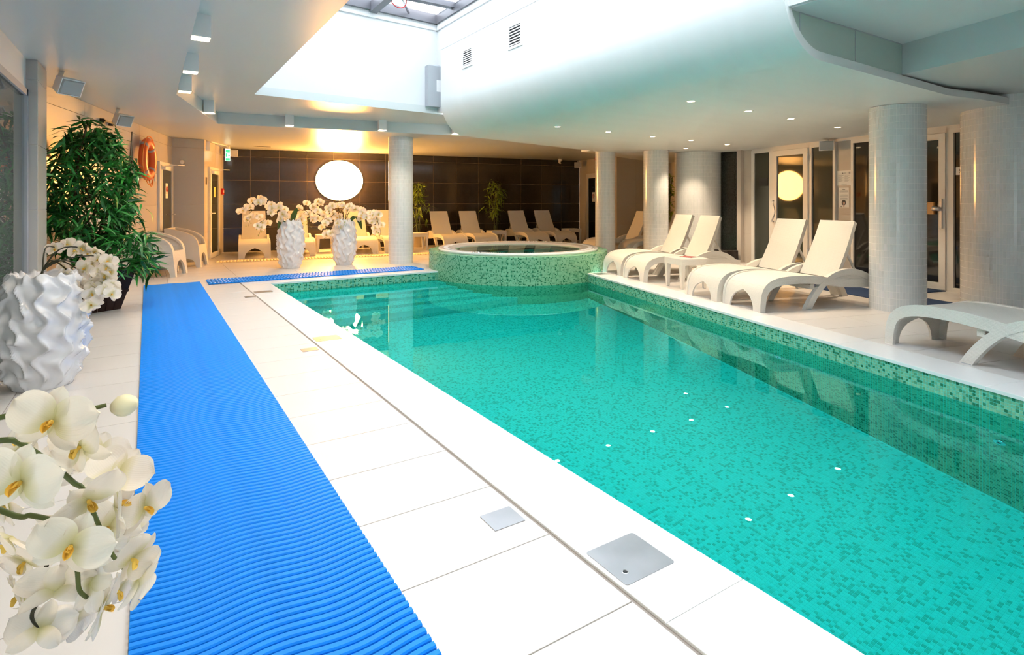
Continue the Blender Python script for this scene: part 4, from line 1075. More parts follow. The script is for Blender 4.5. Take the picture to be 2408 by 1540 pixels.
# ================================================================== VASES, ORCHIDS, PLANTS
def vase_mesh(seed, seg=216, rows=96):
    """tall egg vase covered in wavy carved folds; unit height, radius as in the photo"""
    rg = random.Random(seed); ph = rg.random() * 6
    mb = MB(); R = []
    for i in range(rows + 1):
        t = i / rows
        r0 = 0.155 + 0.125 * math.sin(math.pi * min(1, t * 0.98 + 0.03)) ** 0.8
        r0 = 0.135 + (0.262 - 0.135) * math.sin(math.pi * (0.12 + 0.76 * t)) ** 1.1 if t < 0.5 else 0.150 + (0.262 - 0.150) * math.sin(math.pi * (0.12 + 0.74 * t)) ** 1.1
        row = []
        for k in range(seg):
            th = 2 * math.pi * k / seg
            w = 12 * th + 1.5 * math.sin(t * 25 + 3.2 * math.sin(3 * th + ph) + 1.4 * math.sin(5 * th + 2 * ph)) + 0.9 * math.sin(t * 11 + 4 * th + ph)
            f = math.sin(w / 1.0); ridge = (1 - abs(math.sin(w * 0.5))) ** 1.7
            fold = 0.040 * ridge + 0.010 * math.sin(t * 46 + 5 * th) * (0.4 + ridge)
            fade = min(1, t * 10) * min(1, 0.35 + (1 - t) * 9)
            r = r0 + (fold - 0.010) * fade
            zz = t + 0.016 * math.sin(w) * min(1, t * 3) * (1 if t > 0.9 else 0.5)
            row.append((r * math.cos(th), r * math.sin(th), max(0, zz)))
        R.append(row)
    for r in R: mb.v += r
    for i in range(rows):
        for k in range(seg):
            j = (k + 1) % seg; mb.f.append((i * seg + k, i * seg + j, (i + 1) * seg + j, (i + 1) * seg + k))
    base = len(mb.v)
    for k in range(seg):   # throat
        x, y, z = R[-1][k]; mb.v.append((x * 0.86, y * 0.86, z - 0.02))
    for k in range(seg):
        x, y, z = R[-1][k]; mb.v.append((x * 0.80, y * 0.80, 0.72))
    for k in range(seg):
        j = (k + 1) % seg; a_ = rows * seg
        mb.f += [(a_ + k, a_ + j, base + j, base + k), (base + k, base + j, base + seg + j, base + seg + k)]
    mb.f += [tuple(range(seg))[::-1], tuple(base + seg + k for k in range(seg))]
    me = mb.mesh('vase', True); me.materials.append(M['ceramic_white']); return me
VM = [vase_mesh(1), vase_mesh(5)]
def vase(x, y, h, w, rz, label, m):
    o = link('floor_vase', VM[m], None, loc=(x, y, 0), rz=rz); o.scale = (w, w, h)
    return tag(o, label, 'vase', 'white carved vases')
vase(2.34, 11.60, 0.93, 0.91, 0.0, 'tall white carved vase standing left, in front of the dark wall', 0)
vase(3.38, 11.62, 0.93, 0.88, 1.3, 'tall white carved vase standing next to the tiled column', 1)
vase(-0.62, 5.18, 0.79, 0.97, 0.6, 'big white carved vase at the left edge of the photo', 0)
vase(-0.72, 1.02, 0.79, 0.97, 2.0, 'white carved vase just outside the frame holding the nearest orchids', 1)

def petal(L, W, cup, bend, rnd=1.0, n=10, m=4):
    """petal in local frame: grows along +y, faces +z; returns rows and uv"""
    rows = []; uvs = []
    for i in range(n + 1):
        t = i / n
        tt = t ** (0.85 * rnd); w = W * 0.5 * math.sqrt(max(0.0, 1 - (2 * tt - 1) ** 2)) * (0.86 + 0.14 * tt)
        w = max(w, 0.0012)
        r = []; u = []
        for k in range(-m, m + 1):
            s = k / m; x = w * s
            z = cup * (s * s) * w * 0.9 - bend * t * t * L + 0.05 * W * math.sin(s * 4 + t * 5) * t
            r.append((x, t * L, z)); u.append((s * 0.5 + 0.5, t))
        rows.append(r); uvs.append(u)
    return rows, uvs
def flower_mesh(seed):
    rg = random.Random(seed); mb = MB(); uv = []
    def put(rows, uvs, ang, tilt, lift):
        R_ = Matrix.Rotation(ang, 3, 'Z') @ Matrix.Rotation(tilt, 3, 'X')
        rows = [[tuple(R_ @ Vector(p) + Vector((0, 0, lift))) for p in r] for r in rows]
        b = len(mb.v); mb.grid(rows); uv.extend([q for u in uvs for q in u])
    j = lambda s: rg.uniform(-s, s)
    put(*petal(0.050, 0.036, 0.35, 0.10, 0.9), 0 + j(0.1), 0.12 + j(0.1), -0.003)                 # dorsal sepal
    for s in (-1, 1): put(*petal(0.050, 0.033, 0.35, 0.12, 0.9), s * 2.25 + j(0.1), 0.10 + j(0.12), -0.004)   # lateral sepals
    for s in (-1, 1): put(*petal(0.058, 0.068, 0.20, 0.14, 1.15), s * 1.22 + j(0.1), 0.16 + j(0.12), 0.001)   # big petals
    me = mb.mesh('orchid_flower', True)
    ul = me.uv_layers.new(name='UVMap')
    for lp in me.loops: ul.data[lp.index].uv = uv[lp.vertex_index]
    me.materials.append(M['petal']); return me
def lip_mesh():
    mb = MB()
    rows, _ = petal(0.026, 0.018, 1.6, -0.25); R_ = Matrix.Rotation(math.pi, 3, 'Z') @ Matrix.Rotation(0.7, 3, 'X')
    mb.grid([[tuple(R_ @ Vector(p) + Vector((0, 0, 0.004))) for p in r] for r in rows])
    for s in (-1, 1):
        rows, _ = petal(0.018, 0.014, 1.0, -0.5, n=4, m=3); R2 = Matrix.Rotation(math.pi + s * 0.9, 3, 'Z') @ Matrix.Rotation(1.0, 3, 'X')
        mb.grid([[tuple(R2 @ Vector(p) + Vector((0, 0, 0.004))) for p in r] for r in rows])
    mb.lathe([(0.0, 0.016), (0.004, 0.014), (0.005, 0.006), (0.003, 0.0)], 8, cap=False)
    me = mb.mesh('orchid_lip', True); me.materials.append(M['lip_yellow']); return me
FM = [flower_mesh(k) for k in range(4)]; LM = lip_mesh()
def bud_mesh():
    mb = MB(); pr = [(0.001, -0.004), (0.009, 0.0), (0.0145, 0.010), (0.0150, 0.018), (0.011, 0.028), (0.004, 0.035), (0.0, 0.036)]
    mb.lathe(pr, 14, cap=False); me = mb.mesh('orchid_bud', True); me.materials.append(M['bud_green']); return me
BM = bud_mesh(); BC = BM.copy(); BC.materials.clear(); BC.materials.append(M['bud_cream'])
def look_rot(nrm, up=(0, 0, 1), roll=0.0):
    z = Vector(nrm).normalized(); u = Vector(up)
    if abs(z.dot(u)) > 0.97: u = Vector((1, 0, 0))
    x = u.cross(z).normalized(); y = z.cross(x)
    return (Matrix((x, y, z)).transposed() @ Matrix.Rotation(roll, 3, 'Z')).to_euler()
def put_flower(parent, p, nrm, size=1.0, roll=0.0, k=0):
    f = link('flower', FM[k % 4], parent, loc=p); f.rotation_euler = look_rot(nrm, roll=roll); f.scale = (size,) * 3
    l_ = link('lip', LM, f); l_.scale = (0.72,) * 3
    return f
def put_bud(parent, p, nrm, size=1.0, me=None):
    b = link('bud', me or BM, parent, loc=p); b.rotation_euler = look_rot(nrm); b.scale = (size,) * 3
def stem(parent, pts, r0, r1, m='stem_dark', n=22):
    p = spline(pts, n); MB().tube(p, [r0 + (r1 - r0) * i / (n - 1) for i in range(n)], 7).build('stem', m, parent, smooth=True); return p
CAMR = Vector((0.84233, -0.53895, 0)); CAMF = Vector((0.53895, 0.84233, 0)); CUP = Vector((0, 0, 1))
def orient(r, u, t): return CAMR * r + CUP * u - CAMF * t       # towards right / up / viewer of the room's near end

FG = [ (-0.129, 1.18, 0.942, 0.25, 0.1, 1, 1.12, -0.3, 0), (-0.156, 1.097, 0.886, 0.1, 0.05, 1, 1.12, -0.15, 1), (-0.084, 1.194, 0.796, 0.75, -0.45, 0.45, 1.05, 0.6, 2), (-0.104, 1.164, 0.741, 0.45, -0.05, 0.9, 1.08, -0.4, 3), (-0.047, 1.255, 0.748, 0.75, 0.15, -0.55, 1.05, 0.3, 0), (-0.005, 1.285, 0.719, 1, -0.1, 0.25, 0.95, 0.1, 1), (-0.198, 1.295, 0.717, -0.5, -0.6, 0.6, 1.0, 0.3, 2), (-0.024, 1.241, 0.652, 0.85, -0.35, 0.3, 0.95, -0.9, 3), (-0.013, 1.262, 0.597, 0.6, -0.6, -0.4, 0.95, 0.4, 0), (-0.141, 1.316, 0.596, -0.5, 0.35, -0.7, 1.08, 0.2, 1), (-0.088, 1.31, 0.59, 0.2, -0.4, -0.8, 0.85, 1.2, 2), (-0.069, 1.269, 0.563, 0.8, -0.2, -0.3, 0.95, 0.5, 3), (-0.162, 1.315, 0.533, -0.3, -0.75, -0.5, 0.95, 0.2, 0), (-0.101, 1.29, 0.855, -0.2, -0.15, 0.9, 1.1, 0.5, 2), (-0.05, 1.343, 0.768, 0.3, 0.6, 0.5, 1.1, -0.6, 1), (-0.136, 1.398, 0.671, 0, -0.5, 0.8, 1.05, 0.9, 3), (-0.185, 1.344, 0.863, -0.3, 0.5, 0.7, 0.95, 0.4, 3) ]
FG += [ (-0.173, 1.436, 0.494, -0.2, -0.5, 0.6, 0.95, 0.3, 0), (-0.212, 1.489, 0.511, -0.5, -0.2, 0.7, 0.95, 0.8, 1), (-0.123, 1.432, 0.464, 0.3, -0.6, -0.3, 0.9, 0.2, 2), (-0.063, 1.351, 0.667, 0.3, 0.2, 0.8, 1.0, -0.5, 3), (-0.034, 1.418, 0.622, 0.8, 0.2, 0.3, 1.0, 0.4, 0), (-0.23, 1.458, 0.708, -0.4, -0.2, 0.8, 1.0, 0.7, 1), (-0.086, 1.451, 0.771, 0.4, 0.5, 0.5, 1.0, -0.4, 2), (-0.166, 1.46, 0.757, 0.1, 0.3, 0.8, 1.0, 0.3, 3), (-0.104, 1.463, 0.551, 0.3, -0.3, 0.7, 1.0, 0.9, 0), (-0.052, 1.415, 0.503, 0.7, -0.3, 0.2, 0.9, -0.5, 1), (-0.205, 1.485, 0.579, -0.1, -0.4, 0.8, 1.0, 0.5, 2) ]
near = empty('orchid_arrangement', (-0.75, 1.5, 0.70), 0, 'large cream orchid spray hanging into the near left corner', 'flowers')
near.location = (0, 0, 0)
for X, Y, Z, r, u, t, s_, ro, k in FG: put_flower(near, (X, Y, Z), orient(r, u, t), s_ * 1.02, ro, k)
put_bud(near, (-0.047, 1.217, 0.938), orient(1, 0.25, 0.2), 1.25, BC)
for pts in ([(-0.305, 1.335, 0.915), (-0.209, 1.274, 0.935), (-0.173, 1.25, 0.942), (-0.118, 1.216, 0.932), (-0.081, 1.22, 0.94), (-0.06, 1.221, 0.943)], [(-0.305, 1.335, 0.879), (-0.209, 1.274, 0.896), (-0.184, 1.286, 0.881), (-0.143, 1.289, 0.835), (-0.11, 1.281, 0.795), (-0.097, 1.273, 0.784), (-0.079, 1.291, 0.717), (-0.056, 1.29, 0.647), (-0.031, 1.273, 0.612)], [(-0.289, 1.411, 0.755), (-0.198, 1.353, 0.728), (-0.176, 1.338, 0.73), (-0.127, 1.307, 0.709), (-0.108, 1.294, 0.639), (-0.104, 1.292, 0.597), (-0.093, 1.299, 0.573)]):
    head = pts[0]; stem(near, [(-0.72, 1.48, 0.70), (-0.62, 1.46, 0.95), (-0.47, 1.42, head[2] + 0.02)] + pts, 0.006, 0.0035, 'stem_green', 40)
stem(near, [(-0.13, 1.337, 0.695), (-0.157, 1.354, 0.624), (-0.166, 1.332, 0.578), (-0.176, 1.338, 0.547), (-0.162, 1.315, 0.533)], 0.004, 0.003, 'stem_dark')
LV = [ (-0.596, 5.547, 0.933), (-0.514, 5.554, 0.962), (-0.459, 5.459, 0.917), (-0.4, 5.362, 0.931), (-0.327, 5.315, 0.921), (-0.304, 5.242, 0.862), (-0.24, 5.141, 0.852), (-0.385, 5.234, 0.805), (-0.491, 5.302, 0.748), (-0.417, 5.313, 0.735), (-0.293, 5.175, 0.773), (-0.222, 5.129, 0.773), (-0.267, 5.158, 0.711), (-0.355, 5.155, 0.693), (-0.311, 5.187, 0.673), (-0.219, 5.068, 0.681), (-0.466, 5.167, 0.694), (-0.423, 5.139, 0.627), (-0.338, 5.085, 0.633), (-0.297, 5.118, 0.64), (-0.216, 5.007, 0.627), (-0.415, 5.134, 0.566), (-0.336, 5.024, 0.556) ]
lv = empty('orchid_arrangement', (0, 0, 0), 0, 'cream orchids arching out of the big vase over the planter', 'flowers')
LV2 = [(p[0] + random.uniform(-0.05, 0.05), p[1] + random.uniform(-0.02, 0.10), p[2] + random.uniform(-0.05, 0.05)) for p in LV[3:]]
for k, p in enumerate(LV + LV2): put_flower(lv, p, orient(random.uniform(-0.2, 0.8), random.uniform(-0.5, 0.5), random.uniform(0.4, 1)), random.uniform(1.0, 1.22), random.uniform(-0.8, 0.8), k)
for tgt in ((0, 1, 2), (3, 4, 6), (7, 10, 15), (8, 17, 22), (5, 13, 20), (9, 16, 21)):
    a_, b_, c_ = (LV[t] for t in tgt)
    stem(lv, [(-0.62, 5.18, 0.70), (-0.63, 5.25, 0.80), ((-0.62 + a_[0]) / 2 - 0.02, (5.2 + a_[1]) / 2, max(a_[2], 0.85) + 0.02), (a_[0] + 0.01, a_[1] + 0.03, a_[2] + 0.01), (b_[0], b_[1] + 0.03, b_[2]), (c_[0], c_[1] + 0.03, c_[2])], 0.006, 0.0035)
VA = [ (1.63, 11.84, 1.187), (1.732, 11.775, 1.3), (1.814, 11.722, 1.251), (1.882, 11.679, 1.332), (1.95, 11.635, 1.154), (2.005, 11.6, 1.235), (2.087, 11.548, 1.17), (2.162, 11.5, 1.089), (2.005, 11.6, 1.033), (1.787, 11.74, 1.033), (1.766, 11.753, 0.847), (1.902, 11.665, 0.895), (2.141, 11.513, 0.952), (1.562, 11.884, 1.073), (1.664, 11.818, 0.976), (2.196, 11.478, 1.009) ]
VB = [ (2.572, 11.89, 1.147), (2.665, 11.83, 1.062), (2.737, 11.784, 1.215), (2.823, 11.729, 1.104), (2.909, 11.674, 1.249), (2.859, 11.706, 0.96), (2.952, 11.647, 1.019), (3.023, 11.601, 1.13), (3.109, 11.546, 1.189), (3.181, 11.5, 1.062), (3.074, 11.569, 0.934), (3.217, 11.477, 0.934), (3.253, 11.454, 1.189), (3.339, 11.399, 1.13), (2.751, 11.775, 0.934), (2.622, 11.858, 0.96), (3.002, 11.615, 0.807), (3.109, 11.546, 0.679), (3.217, 11.477, 0.807), (2.952, 11.647, 0.662), (3.41, 11.353, 1.147), (3.503, 11.293, 1.087), (3.597, 11.234, 1.045), (3.697, 11.17, 1.062), (3.769, 11.124, 0.977), (3.826, 11.087, 1.079), (3.862, 11.064, 0.892), (3.919, 11.027, 0.849), (3.826, 11.087, 0.721), (3.647, 11.202, 0.934), (3.74, 11.142, 0.892) ]
def bouquet(pts, vx, vy, arcs, label, seed):
    rg = random.Random(seed)
    o = empty('orchid_arrangement', (0, 0, 0), 0, label, 'flowers')
    for k, p in enumerate(pts * 2):
        put_flower(o, (p[0] + rg.uniform(-0.06, 0.06), p[1] + rg.uniform(-0.16, 0.12), p[2] + rg.uniform(-0.05, 0.05)), orient(rg.uniform(-0.5, 0.5), rg.uniform(-0.2, 0.5), 1), rg.uniform(1.35, 1.6), rg.uniform(-0.6, 0.6), k)
    for a_ in arcs:
        q = stem(o, [(vx, vy, 0.82), (vx + (a_[0][0] - vx) * 0.3, vy + (a_[0][1] - vy) * 0.3, 1.02)] + list(a_), 0.008, 0.004)
        e = q[-1]
        for j in range(4):      # dangling bud strings
            zz = e[2] - 0.06 - 0.055 * j; p = (e[0] + rg.uniform(-0.05, 0.05), e[1] + rg.uniform(-0.04, 0.04), zz)
            put_bud(o, p, (rg.uniform(-1, 1), rg.uniform(-1, 1), -0.6), 0.95 - 0.12 * j)
        stem(o, [e, (e[0] + 0.02, e[1], e[2] - 0.12), (e[0] - 0.02, e[1], e[2] - 0.26)], 0.004, 0.002, 'stem_green', 10)
    return o
def broad_leaf(o, pts, w):
    p = spline(pts, 9); rows = []
    for i, q in enumerate(p):
        t = i / 8; ww = w * math.sin(math.pi * (0.08 + 0.9 * t)) ** 0.7
        rows.append([(q[0] + CAMR.x * ww * s, q[1] + CAMR.y * ww * s, q[2] + 0.25 * ww * abs(s)) for s in (-1, -0.5, 0, 0.5, 1)])
    MB().grid(rows).build('leaf', 'leaf_orchid', o, smooth=True)
ba = bouquet(VA, 2.34, 11.60, [[(2.05, 11.62, 1.27), (1.80, 11.74, 1.22), (1.63, 11.84, 1.05)], [(2.2, 11.55, 1.15), (1.98, 11.6, 1.02), (1.80, 11.72, 0.88)], [(2.48, 11.5, 1.12), (2.60, 11.48, 1.1), (2.66, 11.5, 1.02)]], 'white orchids drooping to the left out of the left tall vase', 3)
broad_leaf(ba, [(2.34, 11.5, 0.86), (2.37, 11.45, 1.02), (2.42, 11.42, 1.16)], 0.055)
broad_leaf(ba, [(2.25, 11.5, 0.86), (2.13, 11.45, 0.92), (2.08, 11.42, 0.76)], 0.04)
bb = bouquet(VB, 3.38, 11.62, [[(3.15, 11.6, 1.28), (2.85, 11.72, 1.22), (2.60, 11.88, 1.02)], [(3.25, 11.5, 1.12), (3.08, 11.55, 0.95), (3.00, 11.6, 0.78)], [(3.55, 11.36, 1.24), (3.80, 11.12, 1.10), (3.92, 11.04, 0.78)], [(3.45, 11.4, 1.32), (3.4, 11.35, 1.2), (3.36, 11.36, 1.05)]], 'white orchids spilling both ways out of the vase beside the column', 4)
broad_leaf(bb, [(3.45, 11.5, 0.86), (3.57, 11.40, 0.98), (3.66, 11.36, 0.72)], 0.06)

# ---- leafy plants
def leaf_template(L, W, droop, n=5):
    v = []
    for i in range(n + 1):
        t = i / n; w = W * 0.5 * math.sin(math.pi * (0.06 + 0.93 * t) ** 0.8) ** 0.9 if i < n else 0.0004
        z = -droop * L * t * t
        v += [(-w, t * L, z + 0.25 * w), (0, t * L, z), (w, t * L, z + 0.25 * w)]
    f = [(3 * i + k, 3 * i + k + 1, 3 * i + k + 4, 3 * i + k + 3) for i in range(n) for k in range(2)]
    return np.array(v), np.array(f)
def plant(name, base, label, group, clusters, per, leaf, m, n_single, canes, cane_m, spread, z_off=0.0, seed=1, keep=None):
    """clusters: callable(rng) -> cluster centre in world; each cluster is a drooping whorl of lance leaves"""
    rg = np.random.default_rng(seed)
    o = empty(name, base, 0, label, 'plant', group); B = np.array(base)
    L, W, dr = leaf; tpl = [leaf_template(1.0, W / L, d) for d in (dr * 0.5, dr, dr * 1.5)]
    items = []
    for c in clusters:
        az0 = rg.random() * 6.28
        for j in range(per):
            az = az0 + j * 2.4 + rg.normal() * 0.3; el = rg.uniform(-0.9, 0.45); s = L * rg.uniform(0.7, 1.25)
            p = np.array(c) + rg.normal(size=3) * spread
            d = np.array([math.cos(az) * math.cos(el), math.sin(az) * math.cos(el), math.sin(el)])
            tip = p + d * s
            if keep and not (keep(p) and keep(tip)): continue
            items.append((p, d, s, int(rg.integers(3)), rg.random(), rg.normal() * 0.5))
    def rotm(d, roll):
        y = Vector(d).normalized(); x = y.cross(Vector((0, 0, 1))); x = x.normalized() if x.length > 1e-3 else Vector((1, 0, 0)); z = x.cross(y)
        return Matrix((x, y, z)).transposed() @ Matrix.Rotation(roll, 3, 'Y')
    items.sort(key=lambda it: float(it[0] @ np.array([0.539, 0.842, 0.0])))
    sing = items[:n_single]; rest = items[n_single:]
    mes = []
    for tv, tf in tpl:
        me = np_mesh('leaf', tv, tf, m, np.full(len(tv), 0.2)); me.polygons.foreach_set('use_smooth', [True] * len(me.polygons)); mes.append(me)
    for p, d, s, k, tnt, roll in sing:
        l_ = link('leaf', mes[k], o, loc=tuple(p - B)); l_.rotation_euler = rotm(d, roll).to_euler(); l_.scale = (s, s, s)
    if rest:
        V = []; F = []; Tn = []; off = 0
        for p, d, s, k, tnt, roll in rest:
            R_ = np.array(rotm(d, roll)); tv, tf = tpl[k]; V.append(tv * s @ R_.T + (p - B)); F.append(tf + off); off += len(tv); Tn.append(np.full(len(tv), tnt))
        me = np_mesh('foliage', np.concatenate(V), np.concatenate(F), m, np.concatenate(Tn)); me.polygons.foreach_set('use_smooth', [True] * len(me.polygons))
        link('foliage', me, o, kind='stuff')
    for c in canes:
        MB().tube([tuple(np.array(q) - B) for q in spline(c, 14)], [0.014 - 0.007 * i / 13 for i in range(14)], 7).build('cane', cane_m, o, smooth=True)
    return o
# big potted tree
rg = np.random.default_rng(5)
def wall_x(y): return -1.12 if y < 8.28 else -1.0 + 0.254 * (y - 8.295)
cl = []
while len(cl) < 330:
    p = rg.normal(size=3); p /= np.linalg.norm(p); p *= rg.uniform(0.55, 1.0) ** 0.6
    q = (-0.56 + 0.45 * p[0], 8.32 + 0.50 * p[1], 1.36 + 0.90 * p[2])
    if q[2] < 0.75 and rg.random() < 0.45: continue
    if q[0] > wall_x(q[1]) + 0.08: cl.append(q)
for k in range(46):     # low hanging fringe
    a_ = rg.uniform(-1.9, 0.3); cl.append((-0.54 + 0.55 * math.cos(a_), 8.28 + 0.52 * math.sin(a_), rg.uniform(0.45, 0.95)))
canes = [[(-0.50 + 0.06 * math.cos(k), 8.38 + 0.06 * math.sin(k), 0.40), (-0.55 + 0.16 * math.cos(k * 1.7), 8.40 + 0.16 * math.sin(k * 1.7), 0.9), (-0.52 + 0.32 * math.cos(k * 2.1), 8.35 + 0.30 * math.sin(k * 2.1), 1.6), (-0.50 + 0.36 * math.cos(k * 2.1 + 0.3), 8.34 + 0.36 * math.sin(k * 2.1 + 0.3), 2.15)] for k in range(7)]
canes = [[(max(x, wall_x(y) + 0.05), y, z) for x, y, z in c] for c in canes]
plant('potted_tree', (-0.50, 8.38, 0), 'tall dense dark green leafy tree standing in the wooden planter', 'plants', cl, 8, (0.175, 0.031, 0.35), 'leaf_green', 300, canes, 'bark', 0.045, seed=8, keep=lambda p: p[0] > wall_x(p[1]) + 0.015 and p[2] > 0.03 and p[2] < 2.5)
# square wooden planter, flared
pz = empty('planter', (-0.50, 8.38, 0), math.radians(30), 'dark brown flared wooden planter under the leafy tree', 'planter')
h_, b_, t_ = 0.47, 0.17, 0.285
for k in range(4):
    a0, a1 = math.radians(45 + 90 * k), math.radians(135 + 90 * k); nb = 4
    for j in range(nb):
        def pt(f, r, z): return Vector((r * 1.414 * ((1 - f) * math.cos(a0) + f * math.cos(a1)), r * 1.414 * ((1 - f) * math.sin(a0) + f * math.sin(a1)), z))
        f0, f1 = j / nb + 0.006, (j + 1) / nb - 0.006
        o4 = [pt(f0, b_, 0.0), pt(f1, b_, 0.0), pt(f1, t_, h_), pt(f0, t_, h_)]; c4 = [pt(f0, b_ - 0.02, 0.0), pt(f1, b_ - 0.02, 0.0), pt(f1, t_ - 0.02, h_), pt(f0, t_ - 0.02, h_)]
        MB().add(o4 + c4, [(0, 1, 2, 3), (7, 6, 5, 4), (0, 4, 5, 1), (1, 5, 6, 2), (2, 6, 7, 3), (3, 7, 4, 0)]).build('plank', 'planter_wood', pz)
mb = MB()
for z0, z1, e in ((h_ - 0.035, h_ + 0.008, 0.012), (0.20, 0.232, 0.006)):
    r0, r1 = b_ + (t_ - b_) * z0 / h_ + e, b_ + (t_ - b_) * z1 / h_ + e
    mb2 = MB()
    ring = lambda r, z: [(r * 1.414 * math.cos(math.radians(45 + 90 * k)), r * 1.414 * math.sin(math.radians(45 + 90 * k)), z) for k in range(4)]
    vs = ring(r0, z0) + ring(r1, z1) + ring(r1 - 0.03, z1) + ring(r0 - 0.03, z0)
    mb2.add(vs, [(4 * i + k, 4 * i + (k + 1) % 4, (4 * (i + 1) + (k + 1) % 4) % 16, (4 * (i + 1) + k) % 16) for i in range(4) for k in range(4)])
    mb2.build('band', 'planter_wood', pz)
MB().box(-0.24, 0.24, -0.24, 0.24, h_ - 0.07, h_ - 0.05).build('soil', 'soil', pz)
# bamboos at the dark wall
def bamboo(x, y, h, label, seed, pot=True, dens=42, wdt=0.34, per=7, single=60):
    rg = np.random.default_rng(seed); cl = []
    for k in range(dens):
        t = rg.uniform(0.36, 1.0); r = wdt * math.sin(math.pi * (0.15 + 0.72 * t)) * rg.uniform(0.3, 1); a_ = rg.random() * 6.28
        cl.append((x + r * math.cos(a_), y + 0.6 * r * math.sin(a_), h * t))
    canes = [[(x + 0.05 * math.cos(k), y + 0.05 * math.sin(k), 0.25), (x + 0.08 * math.cos(k * 2), y + 0.06 * math.sin(k * 2), h * 0.5), (x + 0.2 * math.cos(k * 2.3), y + 0.12 * math.sin(k * 2.3), h * 0.97)] for k in range(6)]
    plant('bamboo_plant', (x, y, 0), label, 'plants', cl, per, (0.20, 0.026, 0.45), 'leaf_bamboo', single, canes, 'bamboo_cane', 0.03, seed=seed)
    if pot:
        p_ = empty('plant_pot', (x, y, 0), 0, 'round cream pot holding ' + label, 'pot', 'cream plant pots')
        MB().lathe([(0.12, 0), (0.17, 0.33), (0.18, 0.34), (0.165, 0.345), (0.15, 0.30), (0, 0.30)], 28, cap=False).build('pot_body', 'pot_cream', p_, smooth=True)
        MB().lathe([(0.152, 0.305), (0, 0.315)], 20, cap=False).build('soil', 'soil', p_)
bamboo(6.42, 14.95, 1.78, 'the bamboo right behind the tiled column', 21)
bamboo(8.74, 14.58, 1.86, 'the bamboo in the middle of the dark wall', 22)
bamboo(10.98, 9.95, 1.95, 'the bamboo squeezed between two white columns', 23, wdt=0.28)

# ================================================================== LIGHTS AND FIXTURES
def spot(parent, z, power, angle=100, blend=0.6, col=(1.0, 0.77, 0.53), r=0.03):
    d = bpy.data.lights.new('lamp_light', 'SPOT'); d.energy = power; d.spot_size = math.radians(angle); d.spot_blend = blend; d.color = col; d.shadow_soft_size = r
    o = bpy.data.objects.new('lamp_light', d); COL.objects.link(o); o.parent = parent; o.location = (0, 0, z); return o
# recessed downlights in the curved bulkhead
def downlight(x, y, z, label, p=52):
    o = empty('downlight', (x, y, z), 0, label, 'lamp', 'recessed downlights')
    MB().lathe([(0.040, 0.0), (0.043, -0.004), (0.058, -0.005), (0.062, 0.0)], 24, cap=False).build('trim_ring', 'white_plastic', o, smooth=True)
    MB().lathe([(0.0, -0.002), (0.040, -0.002)], 24, cap=False).build('bulb', 'warm_bulb', o)
    spot(o, -0.012, p)
for nm, row in (('nearer', ((5.34, 4.47), (6.44, 4.48), (7.42, 4.51), (8.70, 4.55))), ('farther', ((5.41, 7.13), (6.43, 7.09), (7.44, 7.06), (8.39, 7.02), (9.45, 7.04)))):
    for i, (x, y) in enumerate(row):
        downlight(x, y, zs(x), ('first', 'second', 'third', 'fourth', 'fifth')[i] + ' small round ceiling spot from the pool side in the ' + nm + ' row')
downlight(9.40, 8.0, zs(9.4), 'small round ceiling spot above the broad tiled column')
# box downlights at the edge of the raised tray
def box_lamp(x, y, rz, label, p=32):
    o = empty('box_downlight', (x, y, ZH), rz, label, 'lamp', 'white box downlights')
    MB().box(-0.07, 0.07, -0.07, 0.07, -0.185, 0.0).build('housing', 'white_plastic', o)
    MB().box(-0.062, 0.062, -0.062, 0.062, -0.190, -0.185).build('diffuser', 'warm_panel', o)
    spot(o, -0.20, p, 130, r=0.05, col=(1.0, 0.80, 0.58))
for x, y, rz, lb in ((0.372, 0.95, 0, 'added white box fill lamp directly overhead, out of view'), (0.372, 2.42, 0, 'added white box fill lamp above the near mat, out of view'), (0.372, 3.88, 0, 'added white box fill lamp just above the upper view edge'), (0.372, 5.335, 0, 'first visible white box ceiling lamp at the left ceiling step'), (0.38, 6.79, 0, 'second white box ceiling lamp along the left ceiling step'), (0.39, 8.05, 0, 'third white box ceiling lamp just before the step bends'),  # nearest three are added, unseen, to brighten the near deck and orchids
                     (0.80, 9.78, -0.25, 'white box ceiling lamp on the slanted part of the ceiling step'), (2.13, 10.66, -0.148, 'white box ceiling lamp above the left tall vase'), (3.75, 10.42, -0.148, 'white box ceiling lamp left of the tiled column'), (5.2, 10.2, -0.148, 'white box ceiling lamp peeping out behind the bulkhead')):
    box_lamp(x, y, rz, lb)
# big round wall lamp
la = math.atan2(-0.1325, 0.9912)
lamp = empty('wall_lamp', (4.425 - 0.1325 * 0.06, 15.665 - 0.9912 * 0.06, 1.85), la, 'huge glowing round lamp on the dark wall', 'lamp')
mb = MB(); sg = 56; pr = [(1.0, 0.0), (0.995, 0.04), (0.96, 0.085), (0.88, 0.12), (0.7, 0.15), (0.4, 0.17), (0.0, 0.178)]
for r, d in pr:
    for k in range(sg):
        a_ = 2 * math.pi * k / sg; mb.v.append((0.615 * r * math.cos(a_), -d, 0.54 * r * math.sin(a_)))
for i in range(len(pr) - 1):
    for k in range(sg): j = (k + 1) % sg; mb.f.append((i * sg + k, i * sg + j, (i + 1) * sg + j, (i + 1) * sg + k))
mb.build('glowing_shade', 'lamp_glow', lamp, smooth=True)
mb = MB()
for r, d in ((0.60, 0.055), (0.60, -0.002), (0.625, -0.002), (0.625, 0.055)):
    for k in range(sg): a_ = 2 * math.pi * k / sg; mb.v.append((r * math.cos(a_), d, r * 0.878 * math.sin(a_)))
for i in range(3):
    for k in range(sg): j = (k + 1) % sg; mb.f.append((i * sg + k, i * sg + j, (i + 1) * sg + j, (i + 1) * sg + k))
mb.build('back_ring', 'white_plastic', lamp)
